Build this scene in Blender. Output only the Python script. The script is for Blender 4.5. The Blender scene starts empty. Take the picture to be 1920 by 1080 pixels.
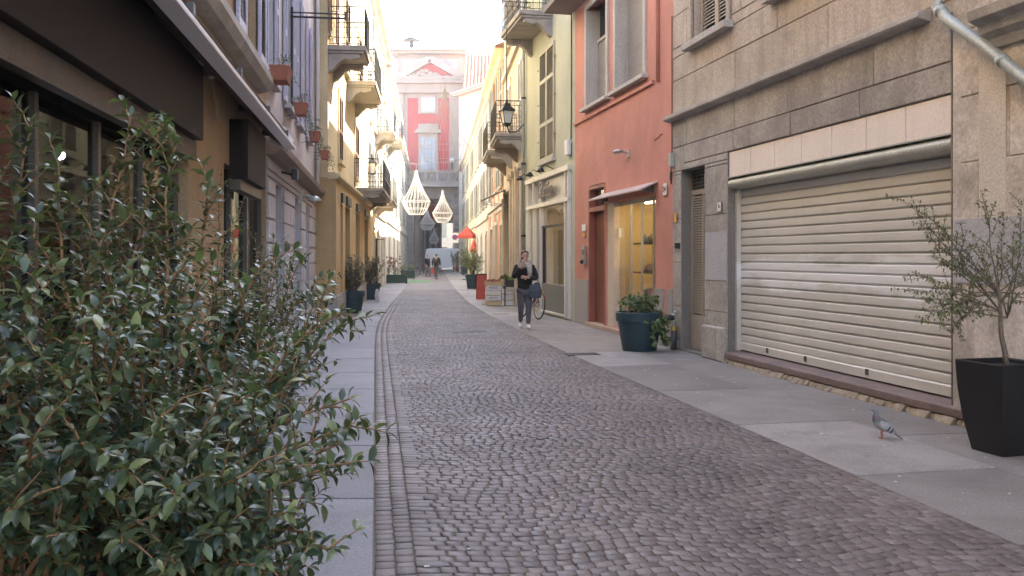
import bpy, bmesh, math, random
import numpy as np
from mathutils import Vector, Matrix
R = math.radians
rng = random.Random(7)
SC = bpy.context.scene
COL = SC.collection

# ------------------------------------------------------------------ camera
FPX, CX, HY, CH = 1700.0, 960.0, 481.0, 1.6      # focal length / centre / horizon in photo pixels, eye height
cam_d = bpy.data.cameras.new('camera'); cam = bpy.data.objects.new('camera', cam_d); COL.objects.link(cam)
cam.location = (0, 0, CH); cam.rotation_euler = (R(90), 0, 0)
cam_d.sensor_width = 36; cam_d.lens = 36 * FPX / 1920; cam_d.shift_y = -(540 - HY) / 1920
cam_d.clip_end = 2000; cam_d.clip_start = 0.05
SC.camera = cam
# ------------------------------------------------------------------ sky and sun
SUN_AZ, SUN_EL = R(46), R(47)        # azimuth measured from +Y (down the street) towards +X
w = bpy.data.worlds.new('World'); SC.world = w; w.use_nodes = True
nt = w.node_tree; nt.nodes.clear()
sky = nt.nodes.new('ShaderNodeTexSky'); sky.sky_type = 'NISHITA'; sky.sun_disc = False
sky.sun_elevation = SUN_EL; sky.sun_rotation = SUN_AZ
sky.air_density = 1.0; sky.dust_density = 2.2; sky.ozone_density = 1.0
bg = nt.nodes.new('ShaderNodeBackground'); bg.inputs['Strength'].default_value = 0.15
wo = nt.nodes.new('ShaderNodeOutputWorld')
nt.links.new(sky.outputs[0], bg.inputs[0]); nt.links.new(bg.outputs[0], wo.inputs[0])
sd = bpy.data.lights.new('sun', 'SUN'); sun = bpy.data.objects.new('sun', sd); COL.objects.link(sun)
sd.energy = 5.0; sd.angle = R(0.5); sd.color = (1.0, .93, .82)
tosun = Vector((math.sin(SUN_AZ) * math.cos(SUN_EL), math.cos(SUN_AZ) * math.cos(SUN_EL), math.sin(SUN_EL)))
sun.rotation_euler = tosun.to_track_quat('Z', 'Y').to_euler(); sun.location = (20, 20, 60)
vs = SC.view_settings; vs.view_transform = 'Standard'; vs.look = 'None'; vs.gamma = 1; vs.exposure = 3.0
SC.render.engine = 'CYCLES'
cy = SC.cycles; cy.use_denoising = True; cy.max_bounces = 8; cy.volume_step_rate = 4; cy.volume_max_steps = 64; cy.diffuse_bounces = 4; cy.glossy_bounces = 3
cy.transparent_max_bounces = 8; cy.volume_bounces = 1; cy.sample_clamp_indirect = 8
try: cy.denoiser = 'OPENIMAGEDENOISE'
except Exception: pass

# ------------------------------------------------------------------ helpers
def ray(px): return (px - CX) / FPX
def G(px, py, z=0.0):
    Y = (CH - z) * FPX / (py - HY); return Vector((ray(px) * Y, Y, z))
def AT(px, py, Y): return Vector((ray(px) * Y, Y, CH + (HY - py) * Y / FPX))

class MB:
    def __init__(s): s.v = []; s.f = []
    def add(s, vs, fs):
        o = len(s.v); s.v += [tuple(p) for p in vs]; s.f += [tuple(i + o for i in f) for f in fs]; return s
    def box(s, x0, x1, y0, y1, z0, z1, M=None):
        if x0 > x1: x0, x1 = x1, x0
        if y0 > y1: y0, y1 = y1, y0
        if z0 > z1: z0, z1 = z1, z0
        p = [Vector(q) for q in ((x0,y0,z0),(x1,y0,z0),(x1,y1,z0),(x0,y1,z0),(x0,y0,z1),(x1,y0,z1),(x1,y1,z1),(x0,y1,z1))]
        if M: p = [M @ q for q in p]
        return s.add(p, [(3,2,1,0),(4,5,6,7),(0,1,5,4),(1,2,6,5),(2,3,7,6),(3,0,4,7)])
    def cbox(s, x0, x1, y0, y1, z0, z1, c=.006):
        """box whose +y (street) face is chamfered"""
        a = [(x0,y0,z0),(x1,y0,z0),(x1,y0,z1),(x0,y0,z1)]
        b = [(x0,y1-c,z0),(x1,y1-c,z0),(x1,y1-c,z1),(x0,y1-c,z1)]
        d = [(x0+c,y1,z0+c),(x1-c,y1,z0+c),(x1-c,y1,z1-c),(x0+c,y1,z1-c)]
        q = [(0,1,2,3)]
        for k in range(4):
            n = (k + 1) % 4; q += [(k, k+4, n+4, n), (k+4, k+8, n+8, n+4)]
        q += [(11,10,9,8)]
        return s.add(a + b + d, q)
    def quad(s, a, b, c, d): return s.add([a, b, c, d], [(0,1,2,3)])
    def tube(s, pts, r, n=8, caps=True):
        pts = [Vector(p) for p in pts]; m = len(pts)
        rs = r if isinstance(r, (list, tuple)) else [r] * m
        vs = []; t0 = (pts[1] - pts[0]).normalized()
        ref = Vector((0,0,1)) if abs(t0.z) < .9 else Vector((1,0,0))
        a = t0.cross(ref).normalized()
        for i in range(m):
            t = (pts[min(i+1, m-1)] - pts[max(i-1, 0)])
            t = t.normalized() if t.length > 1e-9 else t0
            a = (a - t * a.dot(t)); a = a.normalized() if a.length > 1e-6 else t.orthogonal().normalized()
            b = t.cross(a)
            for k in range(n):
                an = 2 * math.pi * k / n
                vs.append(pts[i] + (a * math.cos(an) + b * math.sin(an)) * rs[i])
        fs = [(i*n+k, i*n+(k+1) % n, (i+1)*n+(k+1) % n, (i+1)*n+k) for i in range(m-1) for k in range(n)]
        if caps: fs += [tuple(range(n))[::-1], tuple((m-1)*n + k for k in range(n))]
        return s.add(vs, fs)
    def lathe(s, prof, n=20, c=(0,0,0), M=None, a0=0):
        vs = []; m = len(prof)
        for r, z in prof:
            for k in range(n):
                an = 2 * math.pi * k / n + a0; p = Vector((r*math.cos(an)+c[0], r*math.sin(an)+c[1], z+c[2]))
                vs.append(M @ p if M else p)
        fs = [(i*n+k, i*n+(k+1) % n, (i+1)*n+(k+1) % n, (i+1)*n+k) for i in range(m-1) for k in range(n)]
        if prof[0][0] > 1e-6: fs.append(tuple(range(n))[::-1])
        if prof[-1][0] > 1e-6: fs.append(tuple((m-1)*n+k for k in range(n)))
        return s.add(vs, fs)
    def loft(s, rings, cap=True):
        n = len(rings[0]); m = len(rings); vs = [p for r in rings for p in r]
        fs = [(i*n+k, i*n+(k+1) % n, (i+1)*n+(k+1) % n, (i+1)*n+k) for i in range(m-1) for k in range(n)]
        if cap: fs += [tuple(range(n))[::-1], tuple((m-1)*n + k for k in range(n))]
        return s.add(vs, fs)
    def prism_u(s, poly, u0, u1):
        """profile poly in (v,z) swept along u"""
        n = len(poly); vs = [(u0, a, b) for a, b in poly] + [(u1, a, b) for a, b in poly]
        fs = [(k, (k+1) % n, (k+1) % n + n, k + n) for k in range(n)] + [tuple(range(n))[::-1], tuple(range(n, 2*n))]
        return s.add(vs, fs)
    def prism_v(s, poly, v0, v1):
        """outline poly in (u,z) swept along v"""
        n = len(poly); vs = [(a, v0, b) for a, b in poly] + [(a, v1, b) for a, b in poly]
        fs = [(k, (k+1) % n, (k+1) % n + n, k + n) for k in range(n)] + [tuple(range(n))[::-1], tuple(range(n, 2*n))]
        return s.add(vs, fs)
    def sphere(s, c, r, n=12, m=8, sc=(1,1,1), M=None):
        pr = [(math.sin(math.pi*i/m)*r, -math.cos(math.pi*i/m)*r) for i in range(m+1)]
        pr[0] = (0.0005, pr[0][1]); pr[-1] = (0.0005, pr[-1][1])
        T = Matrix.Translation(c) @ Matrix.Diagonal((*sc, 1)); T = M @ T if M else T
        return s.lathe(pr, n, M=T)
    def mesh(s, name, smooth=False):
        me = bpy.data.meshes.new(name); me.from_pydata(s.v, [], s.f)
        bm = bmesh.new(); bm.from_mesh(me); bmesh.ops.recalc_face_normals(bm, faces=bm.faces); bm.to_mesh(me); bm.free()
        if smooth: me.shade_smooth()
        return me
    def build(s, name, mat, parent=None, smooth=False, bevel=0, loc=None, rotz=None):
        return link(name, s.mesh(name, smooth), mat, parent, bevel, loc, rotz)

def link(name, me, mat=None, parent=None, bevel=0, loc=None, rotz=None):
    o = bpy.data.objects.new(name, me); COL.objects.link(o)
    if mat is not None and not len(me.materials): me.materials.append(mat)
    if parent: o.parent = parent
    if loc is not None: o.location = loc
    if rotz is not None: o.rotation_euler = (0, 0, rotz)
    if bevel:
        b = o.modifiers.new('b', 'BEVEL'); b.width = bevel; b.segments = 2; b.limit_method = 'ANGLE'; b.angle_limit = R(40)
    return o
def tag(o, label, cat, group=None):
    o['label'] = label; o['category'] = cat
    if group: o['group'] = group
    return o
def thing(name, label, cat, loc=(0,0,0), rotz=0, group=None):
    o = bpy.data.objects.new(name, None); COL.objects.link(o); o.location = loc; o.rotation_euler = (0,0,rotz)
    return tag(o, label, cat, group)
def copy_tree(o, parent=None):
    c = o.copy(); COL.objects.link(c); c.parent = parent
    for ch in list(o.children): copy_tree(ch, c)
    return c
def smooth_by_angle(o, ang=40):
    o.data.shade_smooth()
    try: o.data.set_sharp_from_angle(angle=R(ang))
    except Exception: pass
    return o

# ------------------------------------------------------------------ materials
def newmat(name):
    m = bpy.data.materials.new(name); m.use_nodes = True; t = m.node_tree
    return m, t, t.nodes['Principled BSDF']
def N(t, typ, **kw):
    n = t.nodes.new(typ)
    for k, v in kw.items():
        if k in n.inputs: n.inputs[k].default_value = v
        else: setattr(n, k, v)
    return n
def ramp(t, fac, stops):
    r = t.nodes.new('ShaderNodeValToRGB'); e = r.color_ramp.elements
    while len(e) < len(stops): e.new(.5)
    for k, (p, c) in enumerate(stops):
        e[k].position = p; e[k].color = (*c, 1) if len(c) == 3 else c
    t.links.new(fac, r.inputs[0]); return r.outputs[0]
def mixc(t, fac, a, b, mode='MIX'):
    m = t.nodes.new('ShaderNodeMix'); m.data_type = 'RGBA'; m.blend_type = mode
    for sock, val in ((m.inputs[0], fac), (m.inputs[6], a), (m.inputs[7], b)):
        if hasattr(val, 'is_linked'): t.links.new(val, sock)
        elif isinstance(val, (int, float)): sock.default_value = val
        else: sock.default_value = (*val, 1) if len(val) == 3 else val
    return m.outputs[2]
def noise(t, vec, scale, detail=5, rough=.6, dist=0):
    n = N(t, 'ShaderNodeTexNoise', Scale=scale, Detail=detail, Roughness=rough, Distortion=dist)
    if vec is not None: t.links.new(vec, n.inputs['Vector'])
    return n.outputs['Fac']
def objco(t, sc=(1,1,1), world=False):
    if world:
        src = t.nodes.new('ShaderNodeNewGeometry').outputs['Position']
    else: src = t.nodes.new('ShaderNodeTexCoord').outputs['Object']
    mp = t.nodes.new('ShaderNodeMapping'); mp.inputs['Scale'].default_value = sc
    t.links.new(src, mp.inputs[0]); return mp.outputs[0]
def sc3(c, k): return tuple(min(1, x * k) for x in c)
def surf(name, col, rough=.8, var=.18, scale=1.5, stain=0, streak=0, bump=.15, bscale=60, metal=0, spec=.4, alt=None, rnd=0, stain_col=None, world=False, fine=.28):
    """painted / plaster / stone / metal surface: patchy colour, fine grain, vertical run-off streaks, relief"""
    m, t, b = newmat(name); co = objco(t, world=world)
    n1 = noise(t, co, scale, 6, .65)
    c = ramp(t, n1, [(.3, sc3(col, 1 - var)), (.7, sc3(alt or col, 1 + var * .6))])
    if fine: c = mixc(t, fine, c, ramp(t, noise(t, co, bscale, 3, .7), [(.3, (.0,.0,.0)), (.7, (1,1,1))]), 'OVERLAY')
    if stain:
        n2 = noise(t, co, scale * .55 + .2, 7, .7, .6)
        c = mixc(t, ramp(t, n2, [(.47, (0,0,0)), (.62, (stain,)*3)]), c, stain_col or sc3(col, .55))
    if streak:
        n3 = noise(t, objco(t, (5, 5, .35), world), 1.2, 5, .6)
        c = mixc(t, ramp(t, n3, [(.5, (0,0,0)), (.72, (streak,)*3)]), c, sc3(stain_col or col, .5 if not stain_col else 1))
    if rnd:
        oi = t.nodes.new('ShaderNodeObjectInfo')
        c = mixc(t, rnd, c, ramp(t, oi.outputs['Random'], [(0, (.15,.15,.15)), (1, (.85,.85,.85))]), 'OVERLAY')
    t.links.new(c, b.inputs['Base Color'])
    b.inputs['Roughness'].default_value = rough; b.inputs['Metallic'].default_value = metal
    b.inputs['Specular IOR Level'].default_value = spec
    if bump:
        bp = N(t, 'ShaderNodeBump', Strength=bump, Distance=.01)
        t.links.new(noise(t, co, bscale, 6, .7), bp.inputs['Height']); t.links.new(bp.outputs[0], b.inputs['Normal'])
    return m
def glassmat(name, tint=(.75,.8,.8), refl=.9, r0=.10):
    m, t, b = newmat(name); t.nodes.remove(b); out = t.nodes['Material Output']
    tr = N(t, 'ShaderNodeBsdfTransparent', Color=(*tint, 1)); gl = N(t, 'ShaderNodeBsdfGlossy', Roughness=.02, Color=(refl,)*3 + (1,))
    lw = N(t, 'ShaderNodeLayerWeight', Blend=.5); pw = N(t, 'ShaderNodeMath', operation='POWER'); t.links.new(lw.outputs['Facing'], pw.inputs[0]); pw.inputs[1].default_value = 4.0
    fr = N(t, 'ShaderNodeMath', operation='MULTIPLY_ADD'); t.links.new(pw.outputs[0], fr.inputs[0]); fr.inputs[1].default_value = .9 - r0; fr.inputs[2].default_value = r0; mx = t.nodes.new('ShaderNodeMixShader')
    bp = N(t, 'ShaderNodeBump', Strength=.02, Distance=.02); t.links.new(noise(t, objco(t), 1.5, 2), bp.inputs['Height'])
    t.links.new(bp.outputs[0], gl.inputs['Normal'])
    t.links.new(fr.outputs[0], mx.inputs[0]); t.links.new(tr.outputs[0], mx.inputs[1]); t.links.new(gl.outputs[0], mx.inputs[2])
    t.links.new(mx.outputs[0], out.inputs[0]); return m
def emis(name, col, s):
    m, t, b = newmat(name); b.inputs['Base Color'].default_value = (*col, 1)
    b.inputs['Emission Color'].default_value = (*col, 1); b.inputs['Emission Strength'].default_value = s; return m
def attr_rnd(t):
    a = t.nodes.new('ShaderNodeAttribute'); a.attribute_name = 'rnd'; oi = t.nodes.new('ShaderNodeObjectInfo')
    ad = N(t, 'ShaderNodeMath', operation='ADD'); t.links.new(a.outputs['Fac'], ad.inputs[0]); t.links.new(oi.outputs['Random'], ad.inputs[1])
    fr = N(t, 'ShaderNodeMath', operation='FRACT'); t.links.new(ad.outputs[0], fr.inputs[0]); return fr.outputs[0]
def leafmat(name, dark, mid, light, rough=.35, trans=.25):
    m, t, b = newmat(name); r = attr_rnd(t)
    c = ramp(t, r, [(0, dark), (.55, mid), (.93, light), (1, sc3(light, 1.25))])
    c = mixc(t, .35, c, ramp(t, noise(t, objco(t, world=True), 6, 3), [(.35, (.2,.2,.2)), (.65, (.8,.8,.8))]), 'OVERLAY')
    t.links.new(c, b.inputs['Base Color']); b.inputs['Roughness'].default_value = rough; b.inputs['Specular IOR Level'].default_value = .5
    tl = t.nodes.new('ShaderNodeBsdfTranslucent'); t.links.new(mixc(t, .5, c, (.25,.35,.04)), tl.inputs[0])
    mx = t.nodes.new('ShaderNodeMixShader'); mx.inputs[0].default_value = trans
    t.links.new(b.outputs[0], mx.inputs[1]); t.links.new(tl.outputs[0], mx.inputs[2])
    t.links.new(mx.outputs[0], t.nodes['Material Output'].inputs[0]); return m
M = {}
def flat(name, col, rough=.5, metal=0, **k):
    return surf(name, col, rough, var=k.pop('var', .1), bump=k.pop('bump', .05), metal=metal, **k)
M['iron'] = flat('wrought_iron', (.03,.03,.032), .5, .3)
M['steel'] = flat('steel', (.45,.46,.46), .35, .8)
M['glass'] = glassmat('window_glass')
M['clear'] = glassmat('clear_glass', (.9,.92,.92), .8, .03)
M['dim'] = glassmat('dim_shop_glass', (.5,.55,.58), .45, .05)
M['dark'] = flat('dark_interior', (.03,.03,.03), .9)
M['zinc'] = flat('zinc_pipe', (.38,.41,.38), .45, .35, streak=.4, stain=.3)
M['white'] = flat('white_paint', (.75,.74,.70), .5)
M['terracotta'] = flat('terracotta', (.32,.12,.075), .8, stain=.3)
M['rooftile'] = flat('roof_tile', (.36,.16,.10), .85, rnd=.4, var=.35)
# ------------------------------------------------------------------ street lines (metres, from the camera)
def curve(pts):
    ys = np.array([p[0] for p in pts]); xs = np.array([p[1] for p in pts])
    yy = np.arange(ys[0], ys[-1] + .01, .25); xx = np.interp(yy, ys, xs)
    k = 15; pad = np.concatenate([xx[0] + (xx[1]-xx[0]) * np.arange(-k, 0), xx, xx[-1] + (xx[-1]-xx[-2]) * np.arange(1, k+1)])
    sm = np.convolve(pad, np.ones(2*k+1)/(2*k+1), 'valid')
    return yy, sm
CL = curve([(-4,.60),(4.54,-.69),(19.6,-2.96),(22.9,-3.36),(29.9,-4.02),(42.5,-5.12),(61.8,-6.95),(104,-10.8),(112,-11.5)])
CR = curve([(-4,4.53),(5,2.83),(7.49,2.40),(13.7,1.155),(18.5,.36),(24.5,-.55),(29.2,-1.25),(46.9,-3.0),(80,-5.85),(104,-7.9),(112,-8.6)])
xl = lambda y: float(np.interp(y, *CL)); xr = lambda y: float(np.interp(y, *CR))
def wr(y): return 5.97 - .2*y if y < 27.8 else .41 - .085*(y - 27.8)       # right-hand house line
def wl(y): return -1.68 - .144*y if y < 22.9 else -2.59 - .09*y            # left-hand house line

m, t, b = newmat('earth'); b.inputs['Base Color'].default_value = (.16,.15,.14,1); b.inputs['Roughness'].default_value = .95
t.links.new(ramp(t, noise(t, objco(t, world=True), .4, 6), [(.3,(.12,.115,.11)),(.7,(.2,.19,.18))]), b.inputs['Base Color'])
g = MB().box(-400, 400, -300, 500, -.6, -.1).build('ground', m); g['kind'] = 'structure'

# road bed (mortar) and cobbles of porphyry
m, t, b = newmat('mortar'); co = objco(t, world=True)
t.links.new(ramp(t, noise(t, co, 9, 6), [(.3,(.085,.073,.063)),(.7,(.15,.13,.112))]), b.inputs['Base Color']); b.inputs['Roughness'].default_value = .95
M['mortar'] = m
m, t, b = newmat('porphyry'); co = objco(t, world=True); r = attr_rnd(t)
c = ramp(t, r, [(0,(.088,.071,.064)),(.35,(.108,.089,.081)),(.7,(.124,.103,.094)),(1,(.16,.138,.127))])
c = mixc(t, .8, c, ramp(t, noise(t, co, .55, 6, .65), [(.3,(.26,.25,.26)),(.7,(.74,.72,.70))]), 'OVERLAY')
c = mixc(t, .35, c, ramp(t, noise(t, co, 45, 5, .7), [(.3,(.2,.2,.2)),(.7,(.8,.8,.8))]), 'OVERLAY')
t.links.new(c, b.inputs['Base Color'])
t.links.new(ramp(t, noise(t, co, 2.2, 4), [(.3,(.42,)*3),(.7,(.64,)*3)]), b.inputs['Roughness']); b.inputs['Specular IOR Level'].default_value = .5
bp = N(t, 'ShaderNodeBump', Strength=.35, Distance=.006); t.links.new(noise(t, co, 38, 5, .65), bp.inputs['Height']); t.links.new(bp.outputs[0], b.inputs['Normal'])
M['porphyry'] = m

YC = 44.0       # cobbles are built singly as far as here, the material takes over beyond
def strip(fa, fb, y0, y1, z, step=1.0):
    k = MB(); ys = np.arange(y0, y1 + .001, step); vs = []
    for y in ys: vs += [(fa(y), y, z), (fb(y), y, z)]
    return k.add(vs, [(2*i, 2*i+1, 2*i+3, 2*i+2) for i in range(len(ys)-1)])
road = strip(lambda y: xl(y)-.05, lambda y: xr(y)+.08, -3, 112, -.0115).build('road', M['mortar']); road['kind'] = 'structure'
m, t, b = newmat('far_cobbles'); co = objco(t, world=True)
vo = N(t, 'ShaderNodeTexVoronoi', Scale=9.5); t.links.new(co, vo.inputs['Vector'])
vd = N(t, 'ShaderNodeTexVoronoi', Scale=9.5, feature='DISTANCE_TO_EDGE'); t.links.new(co, vd.inputs['Vector'])
sx = t.nodes.new('ShaderNodeSeparateColor'); t.links.new(vo.outputs['Color'], sx.inputs[0])
c = ramp(t, sx.outputs[0], [(0,(.085,.07,.064)),(.5,(.11,.092,.084)),(1,(.145,.126,.117))])
c = mixc(t, ramp(t, vd.outputs['Distance'], [(0,(1,1,1)),(.07,(0,0,0))]), c, (.06,.055,.05))
t.links.new(c, b.inputs['Base Color']); b.inputs['Roughness'].default_value = .6
far = strip(lambda y: xl(y)-.02, lambda y: xr(y)+.05, YC, 112, -.006).build('far_cobble_surface', m, road)

def cobble_field():
    """rows of stones in segmental arcs, two straight courses along the left edge; returns corner quads (n,4,2)"""
    yy, xx = CL; dx = np.gradient(xx, yy); sl = np.sqrt(1 + dx*dx); s = np.concatenate([[0], np.cumsum((sl[1:]+sl[:-1])/2*np.diff(yy))])
    tx, ty = dx/sl, 1/sl; nx, ny = ty, -tx
    def P(S, T):
        y = np.interp(S, s, yy); x = np.interp(S, s, xx)
        return np.stack([x + T*np.interp(S, s, nx), y + T*np.interp(S, s, ny)], -1)
    s0, s1 = np.interp(3.2, yy, s), np.interp(YC, yy, s)
    g = np.random.default_rng(5); Q = []
    def row_quads(Sa, Ta, Sb, Tb, Sc, Tc, Sd, Td): Q.append(np.stack([P(Sa,Ta),P(Sb,Tb),P(Sc,Tc),P(Sd,Td)], 1))
    for col in range(2):                       # two edge courses
        S = np.cumsum(g.uniform(.075, .12, 900)) + s0; S = S[S < s1]; a, bb = S[:-1], S[1:]; gap = .006
        T0 = .006 + col*.105 + g.normal(0,.0015,len(a)); T1 = T0 + .099 + g.normal(0,.002,len(a))
        row_quads(a+gap, T0, a+gap, T1, bb-gap, T1, bb-gap, T0)
    h = .086; rows = np.arange(s0 - .6, s1 + .6, h); ph = 0.
    for k, r0 in enumerate(rows):
        cuts = np.cumsum(g.uniform(.074, .108, 70)) + .212 - (.05 if k % 2 else 0) - g.uniform(0, .02); cuts = cuts[cuts < 4.9]; cuts[0] = .212
        ph += g.normal(0, .012); a, bb = cuts[:-1], cuts[1:]
        fn = lambda q: r0 - .11*np.abs(np.sin(math.pi*(q - .24 + ph)/1.32))**1.3 + .03*np.sin(q*2.1 + r0*.7)
        dj = g.normal(0, .0035, len(a)); gp = .0034; hh = h - .0068 + g.normal(0, .0035, len(a)); sk = g.normal(0, .004, len(a))
        row_quads(fn(a)+dj, a+gp, fn(bb)+dj, bb-gp, fn(bb)+dj+hh+sk, bb-gp+g.normal(0,.003,len(a)), fn(a)+dj+hh-sk, a+gp+g.normal(0,.003,len(a)))
    Q = np.concatenate(Q); cen = Q.mean(1)
    xr_ = np.interp(cen[:,1], *CR)
    keep = (cen[:,0] < xr_ + .03) & (cen[:,1] > 3.6) & (cen[:,1] < YC)
    px = 960 + 1700*cen[:,0]/cen[:,1]; keep &= (px < 2100) & (px > -100)
    w0 = np.linalg.norm(Q[:,0]-Q[:,1], axis=1); keep &= w0 > .03
    return Q[keep], cen[keep]
def cobble_mesh(Q, z, depth=.03):
    """chamfered, slightly domed stones: 13 vertices, 12 faces each"""
    n = len(Q); c = Q.mean(1, keepdims=True)
    bot = np.concatenate([Q, np.full((n,4,1), -depth)], 2); bot[:,:,2] += z[:,None]
    mid = np.concatenate([Q, np.full((n,4,1), -.0045)], 2); mid[:,:,2] += z[:,None]
    tq = c + (Q - c)*.90; top = np.concatenate([tq, np.full((n,4,1), 0.)], 2); top[:,:,2] += z[:,None]
    ce = np.concatenate([c, np.full((n,1,1), .0012)], 2); ce[:,:,2] += z[:,None]
    V = np.concatenate([bot, mid, top, ce], 1)
    F = []
    for k in range(4):
        q = (k+1) % 4
        F += [(k, q, q+4, k+4), (k+4, q+4, q+8, k+8)]
    T = [(k+8, (k+1) % 4 + 8, 12) for k in range(4)]
    return V, F, T
def np_mesh(name, V, quads, tris, rnd=None, smooth=True):
    """V (n,m,3); quads / tris per item"""
    n, m, _ = V.shape; off = (np.arange(n)*m)[:,None,None]
    fq = (np.array(quads)[None] + off).reshape(-1,4) if len(quads) else np.zeros((0,4),int)
    ft = (np.array(tris)[None] + off).reshape(-1,3) if len(tris) else np.zeros((0,3),int)
    me = bpy.data.meshes.new(name); nl = fq.size + ft.size; nf = len(fq) + len(ft)
    me.vertices.add(n*m); me.vertices.foreach_set('co', V.reshape(-1).astype(np.float32))
    me.loops.add(nl); me.loops.foreach_set('vertex_index', np.concatenate([fq.reshape(-1), ft.reshape(-1)]).astype(np.int32))
    me.polygons.add(nf); st = np.concatenate([np.arange(len(fq))*4, len(fq)*4 + np.arange(len(ft))*3])
    me.polygons.foreach_set('loop_start', st.astype(np.int32))
    me.update(calc_edges=True)
    if rnd is not None:
        a = me.attributes.new('rnd', 'FLOAT', 'POINT'); a.data.foreach_set('value', np.repeat(rnd, m).astype(np.float32))
    if smooth: me.shade_smooth()
    return me
Q, cen = cobble_field(); gr = np.random.default_rng(11)
zz = -.003 + gr.normal(0, .0013, len(Q)); zz = np.minimum(zz, .0015); zz = np.where(cen[:,0] > np.interp(cen[:,1], *CR) - .09, -.009, zz)
rd = gr.random(len(Q))
px = 960 + 1700*cen[:,0]/cen[:,1]; py = 481 + 2720/cen[:,1]
vis = (px > 690) & (px < 1915) & (py < 1078) & (cen[:,0] < np.interp(cen[:,1], *CR) - .05)
area = np.where(vis, 1/cen[:,1], 0); near = np.argsort(-area)[:300]; mask = np.zeros(len(Q), bool); mask[near] = True
V, F, T = cobble_mesh(Q, zz)
o = link('cobbles', np_mesh('cobbles', V[~mask], F, T, rd[~mask], smooth=False), M['porphyry'], road); o['kind'] = 'stuff'
for i in near:
    v = V[i:i+1].copy(); c0 = v[0].mean(0); c0[2] = 0; v[0] -= c0
    link('cobble', np_mesh('cobble', v, F, T, np.zeros(1), smooth=False), M['porphyry'], road, loc=tuple(c0))

# pavements of granite slabs
def slabmat(name, c, stain=.3):
    m, t, b = newmat(name); co = objco(t, world=True); oi = t.nodes.new('ShaderNodeObjectInfo')
    k = ramp(t, noise(t, co, 1.3, 6, .65), [(.3, sc3(c,.82)), (.7, sc3(c,1.12))])
    k = mixc(t, .5, k, ramp(t, noise(t, co, 55, 5, .85), [(.35,(.1,.1,.1)),(.65,(.9,.9,.9))]), 'OVERLAY')
    k = mixc(t, .6, k, ramp(t, oi.outputs['Random'], [(0,(.32,.31,.30)),(1,(.68,.68,.68))]), 'OVERLAY')
    k = mixc(t, ramp(t, noise(t, co, 1.1, 8, .75, 1.0), [(.46,(0,0,0)),(.66,(stain,)*3)]), k, sc3(c,.5))
    sp = N(t, 'ShaderNodeTexVoronoi', Scale=2.3, Randomness=1); t.links.new(co, sp.inputs['Vector'])      # trodden gum and droppings
    k = mixc(t, ramp(t, sp.outputs['Distance'], [(.03,(.7,.7,.7)),(.055,(0,0,0))]), k, sc3(c,.45))
    t.links.new(k, b.inputs['Base Color']); b.inputs['Roughness'].default_value = .62
    bp = N(t, 'ShaderNodeBump', Strength=.25, Distance=.004); t.links.new(noise(t, co, 120, 4, .7), bp.inputs['Height']); t.links.new(bp.outputs[0], b.inputs['Normal'])
    return m
M['slab_l'] = slabmat('granite_blue_grey', (.185,.185,.2), .15); M['slab_r'] = slabmat('granite_warm_grey', (.24,.223,.205), .55)
def slab(name, pts, mat, parent, z=0.0, th=.09, gap=.009):
    c = sum((Vector(p) for p in pts), Vector((0,0)))/len(pts)
    P = [Vector(p) - c for p in pts]; n = len(P)
    ins = lambda p, g: p - p.normalized()*g*1.4
    a = [ins(p, gap) for p in P]; bq = [ins(p, gap+.004) for p in P]
    vs = [(p.x,p.y,-th) for p in a] + [(p.x,p.y,-.004) for p in a] + [(p.x,p.y,0) for p in bq]
    fs = [(k,(k+1) % n,(k+1) % n+n,k+n) for k in range(n)] + [(k+n,(k+1) % n+n,(k+1) % n+2*n,k+2*n) for k in range(n)] + [tuple(range(2*n,3*n))]
    return MB().add(vs, fs).build(name, mat, parent, loc=(c.x, c.y, z))
pl = strip(lambda y: wl(y)-.6, lambda y: xl(y)-.01, -4, 112, -.02).build('pavement_left', M['mortar']); pl['kind'] = 'structure'
pr = strip(lambda y: xr(y)+.02, lambda y: wr(y)+.6, -4, 112, -.02).build('pavement_right', M['mortar']); pr['kind'] = 'structure'
cutL = [3.0, 4.35, 6.0, 7.68, 9.28, 10.97, 12.5, 14.2, 15.7, 17.4, 19.2]
while cutL[-1] < 110: cutL.append(cutL[-1] + rng.uniform(1.5, 1.9) * (1 if cutL[-1] < 45 else 2))
for a, b_ in zip(cutL[:-1], cutL[1:]):
    fo = lambda y: xl(y) - 1.12 if y < 24 else xl(y) + (wl(y)-xl(y))*.6
    slab('paving_slab', [(fo(a),a),(xl(a),a),(xl(b_),b_),(fo(b_),b_)], M['slab_l'], pl, z=rng.uniform(-.002,.002))
    slab('paving_slab', [(wl(a)-.05,a+.25),(fo(a)-.004,a+.25),(fo(b_)-.004,b_+.25),(wl(b_)-.05,b_+.25)], M['slab_l'], pl, z=rng.uniform(-.002,.001))
yO = [3.2, 5.15, 6.75, 8.75, 10.9, 13.3, 15.2, 17.3, 19.4]
yI = [3.0, 4.6, 6.3, 8.1, 9.75, 11.9, 13.9, 16.2, 18.4]
for Ls in (yO, yI):
    while Ls[-1] < 110: Ls.append(Ls[-1] + rng.uniform(1.6, 2.3) * (1 if Ls[-1] < 45 else 2))
fm = lambda y: xr(y) + (wr(y)-xr(y))*.56
for a, b_ in zip(yO[:-1], yO[1:]):
    slab('paving_slab', [(xr(a),a-.12),(fm(a),a+.12),(fm(b_),b_+.12),(xr(b_),b_-.12)], M['slab_r'], pr, z=rng.uniform(-.002,.002))
for a, b_ in zip(yI[:-1], yI[1:]):
    slab('paving_slab', [(fm(a)+.004,a),(wr(a)+.3,a+.2),(wr(b_)+.3,b_+.2),(fm(b_)+.004,b_)], M['slab_r'], pr, z=rng.uniform(-.002,.002))
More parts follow.
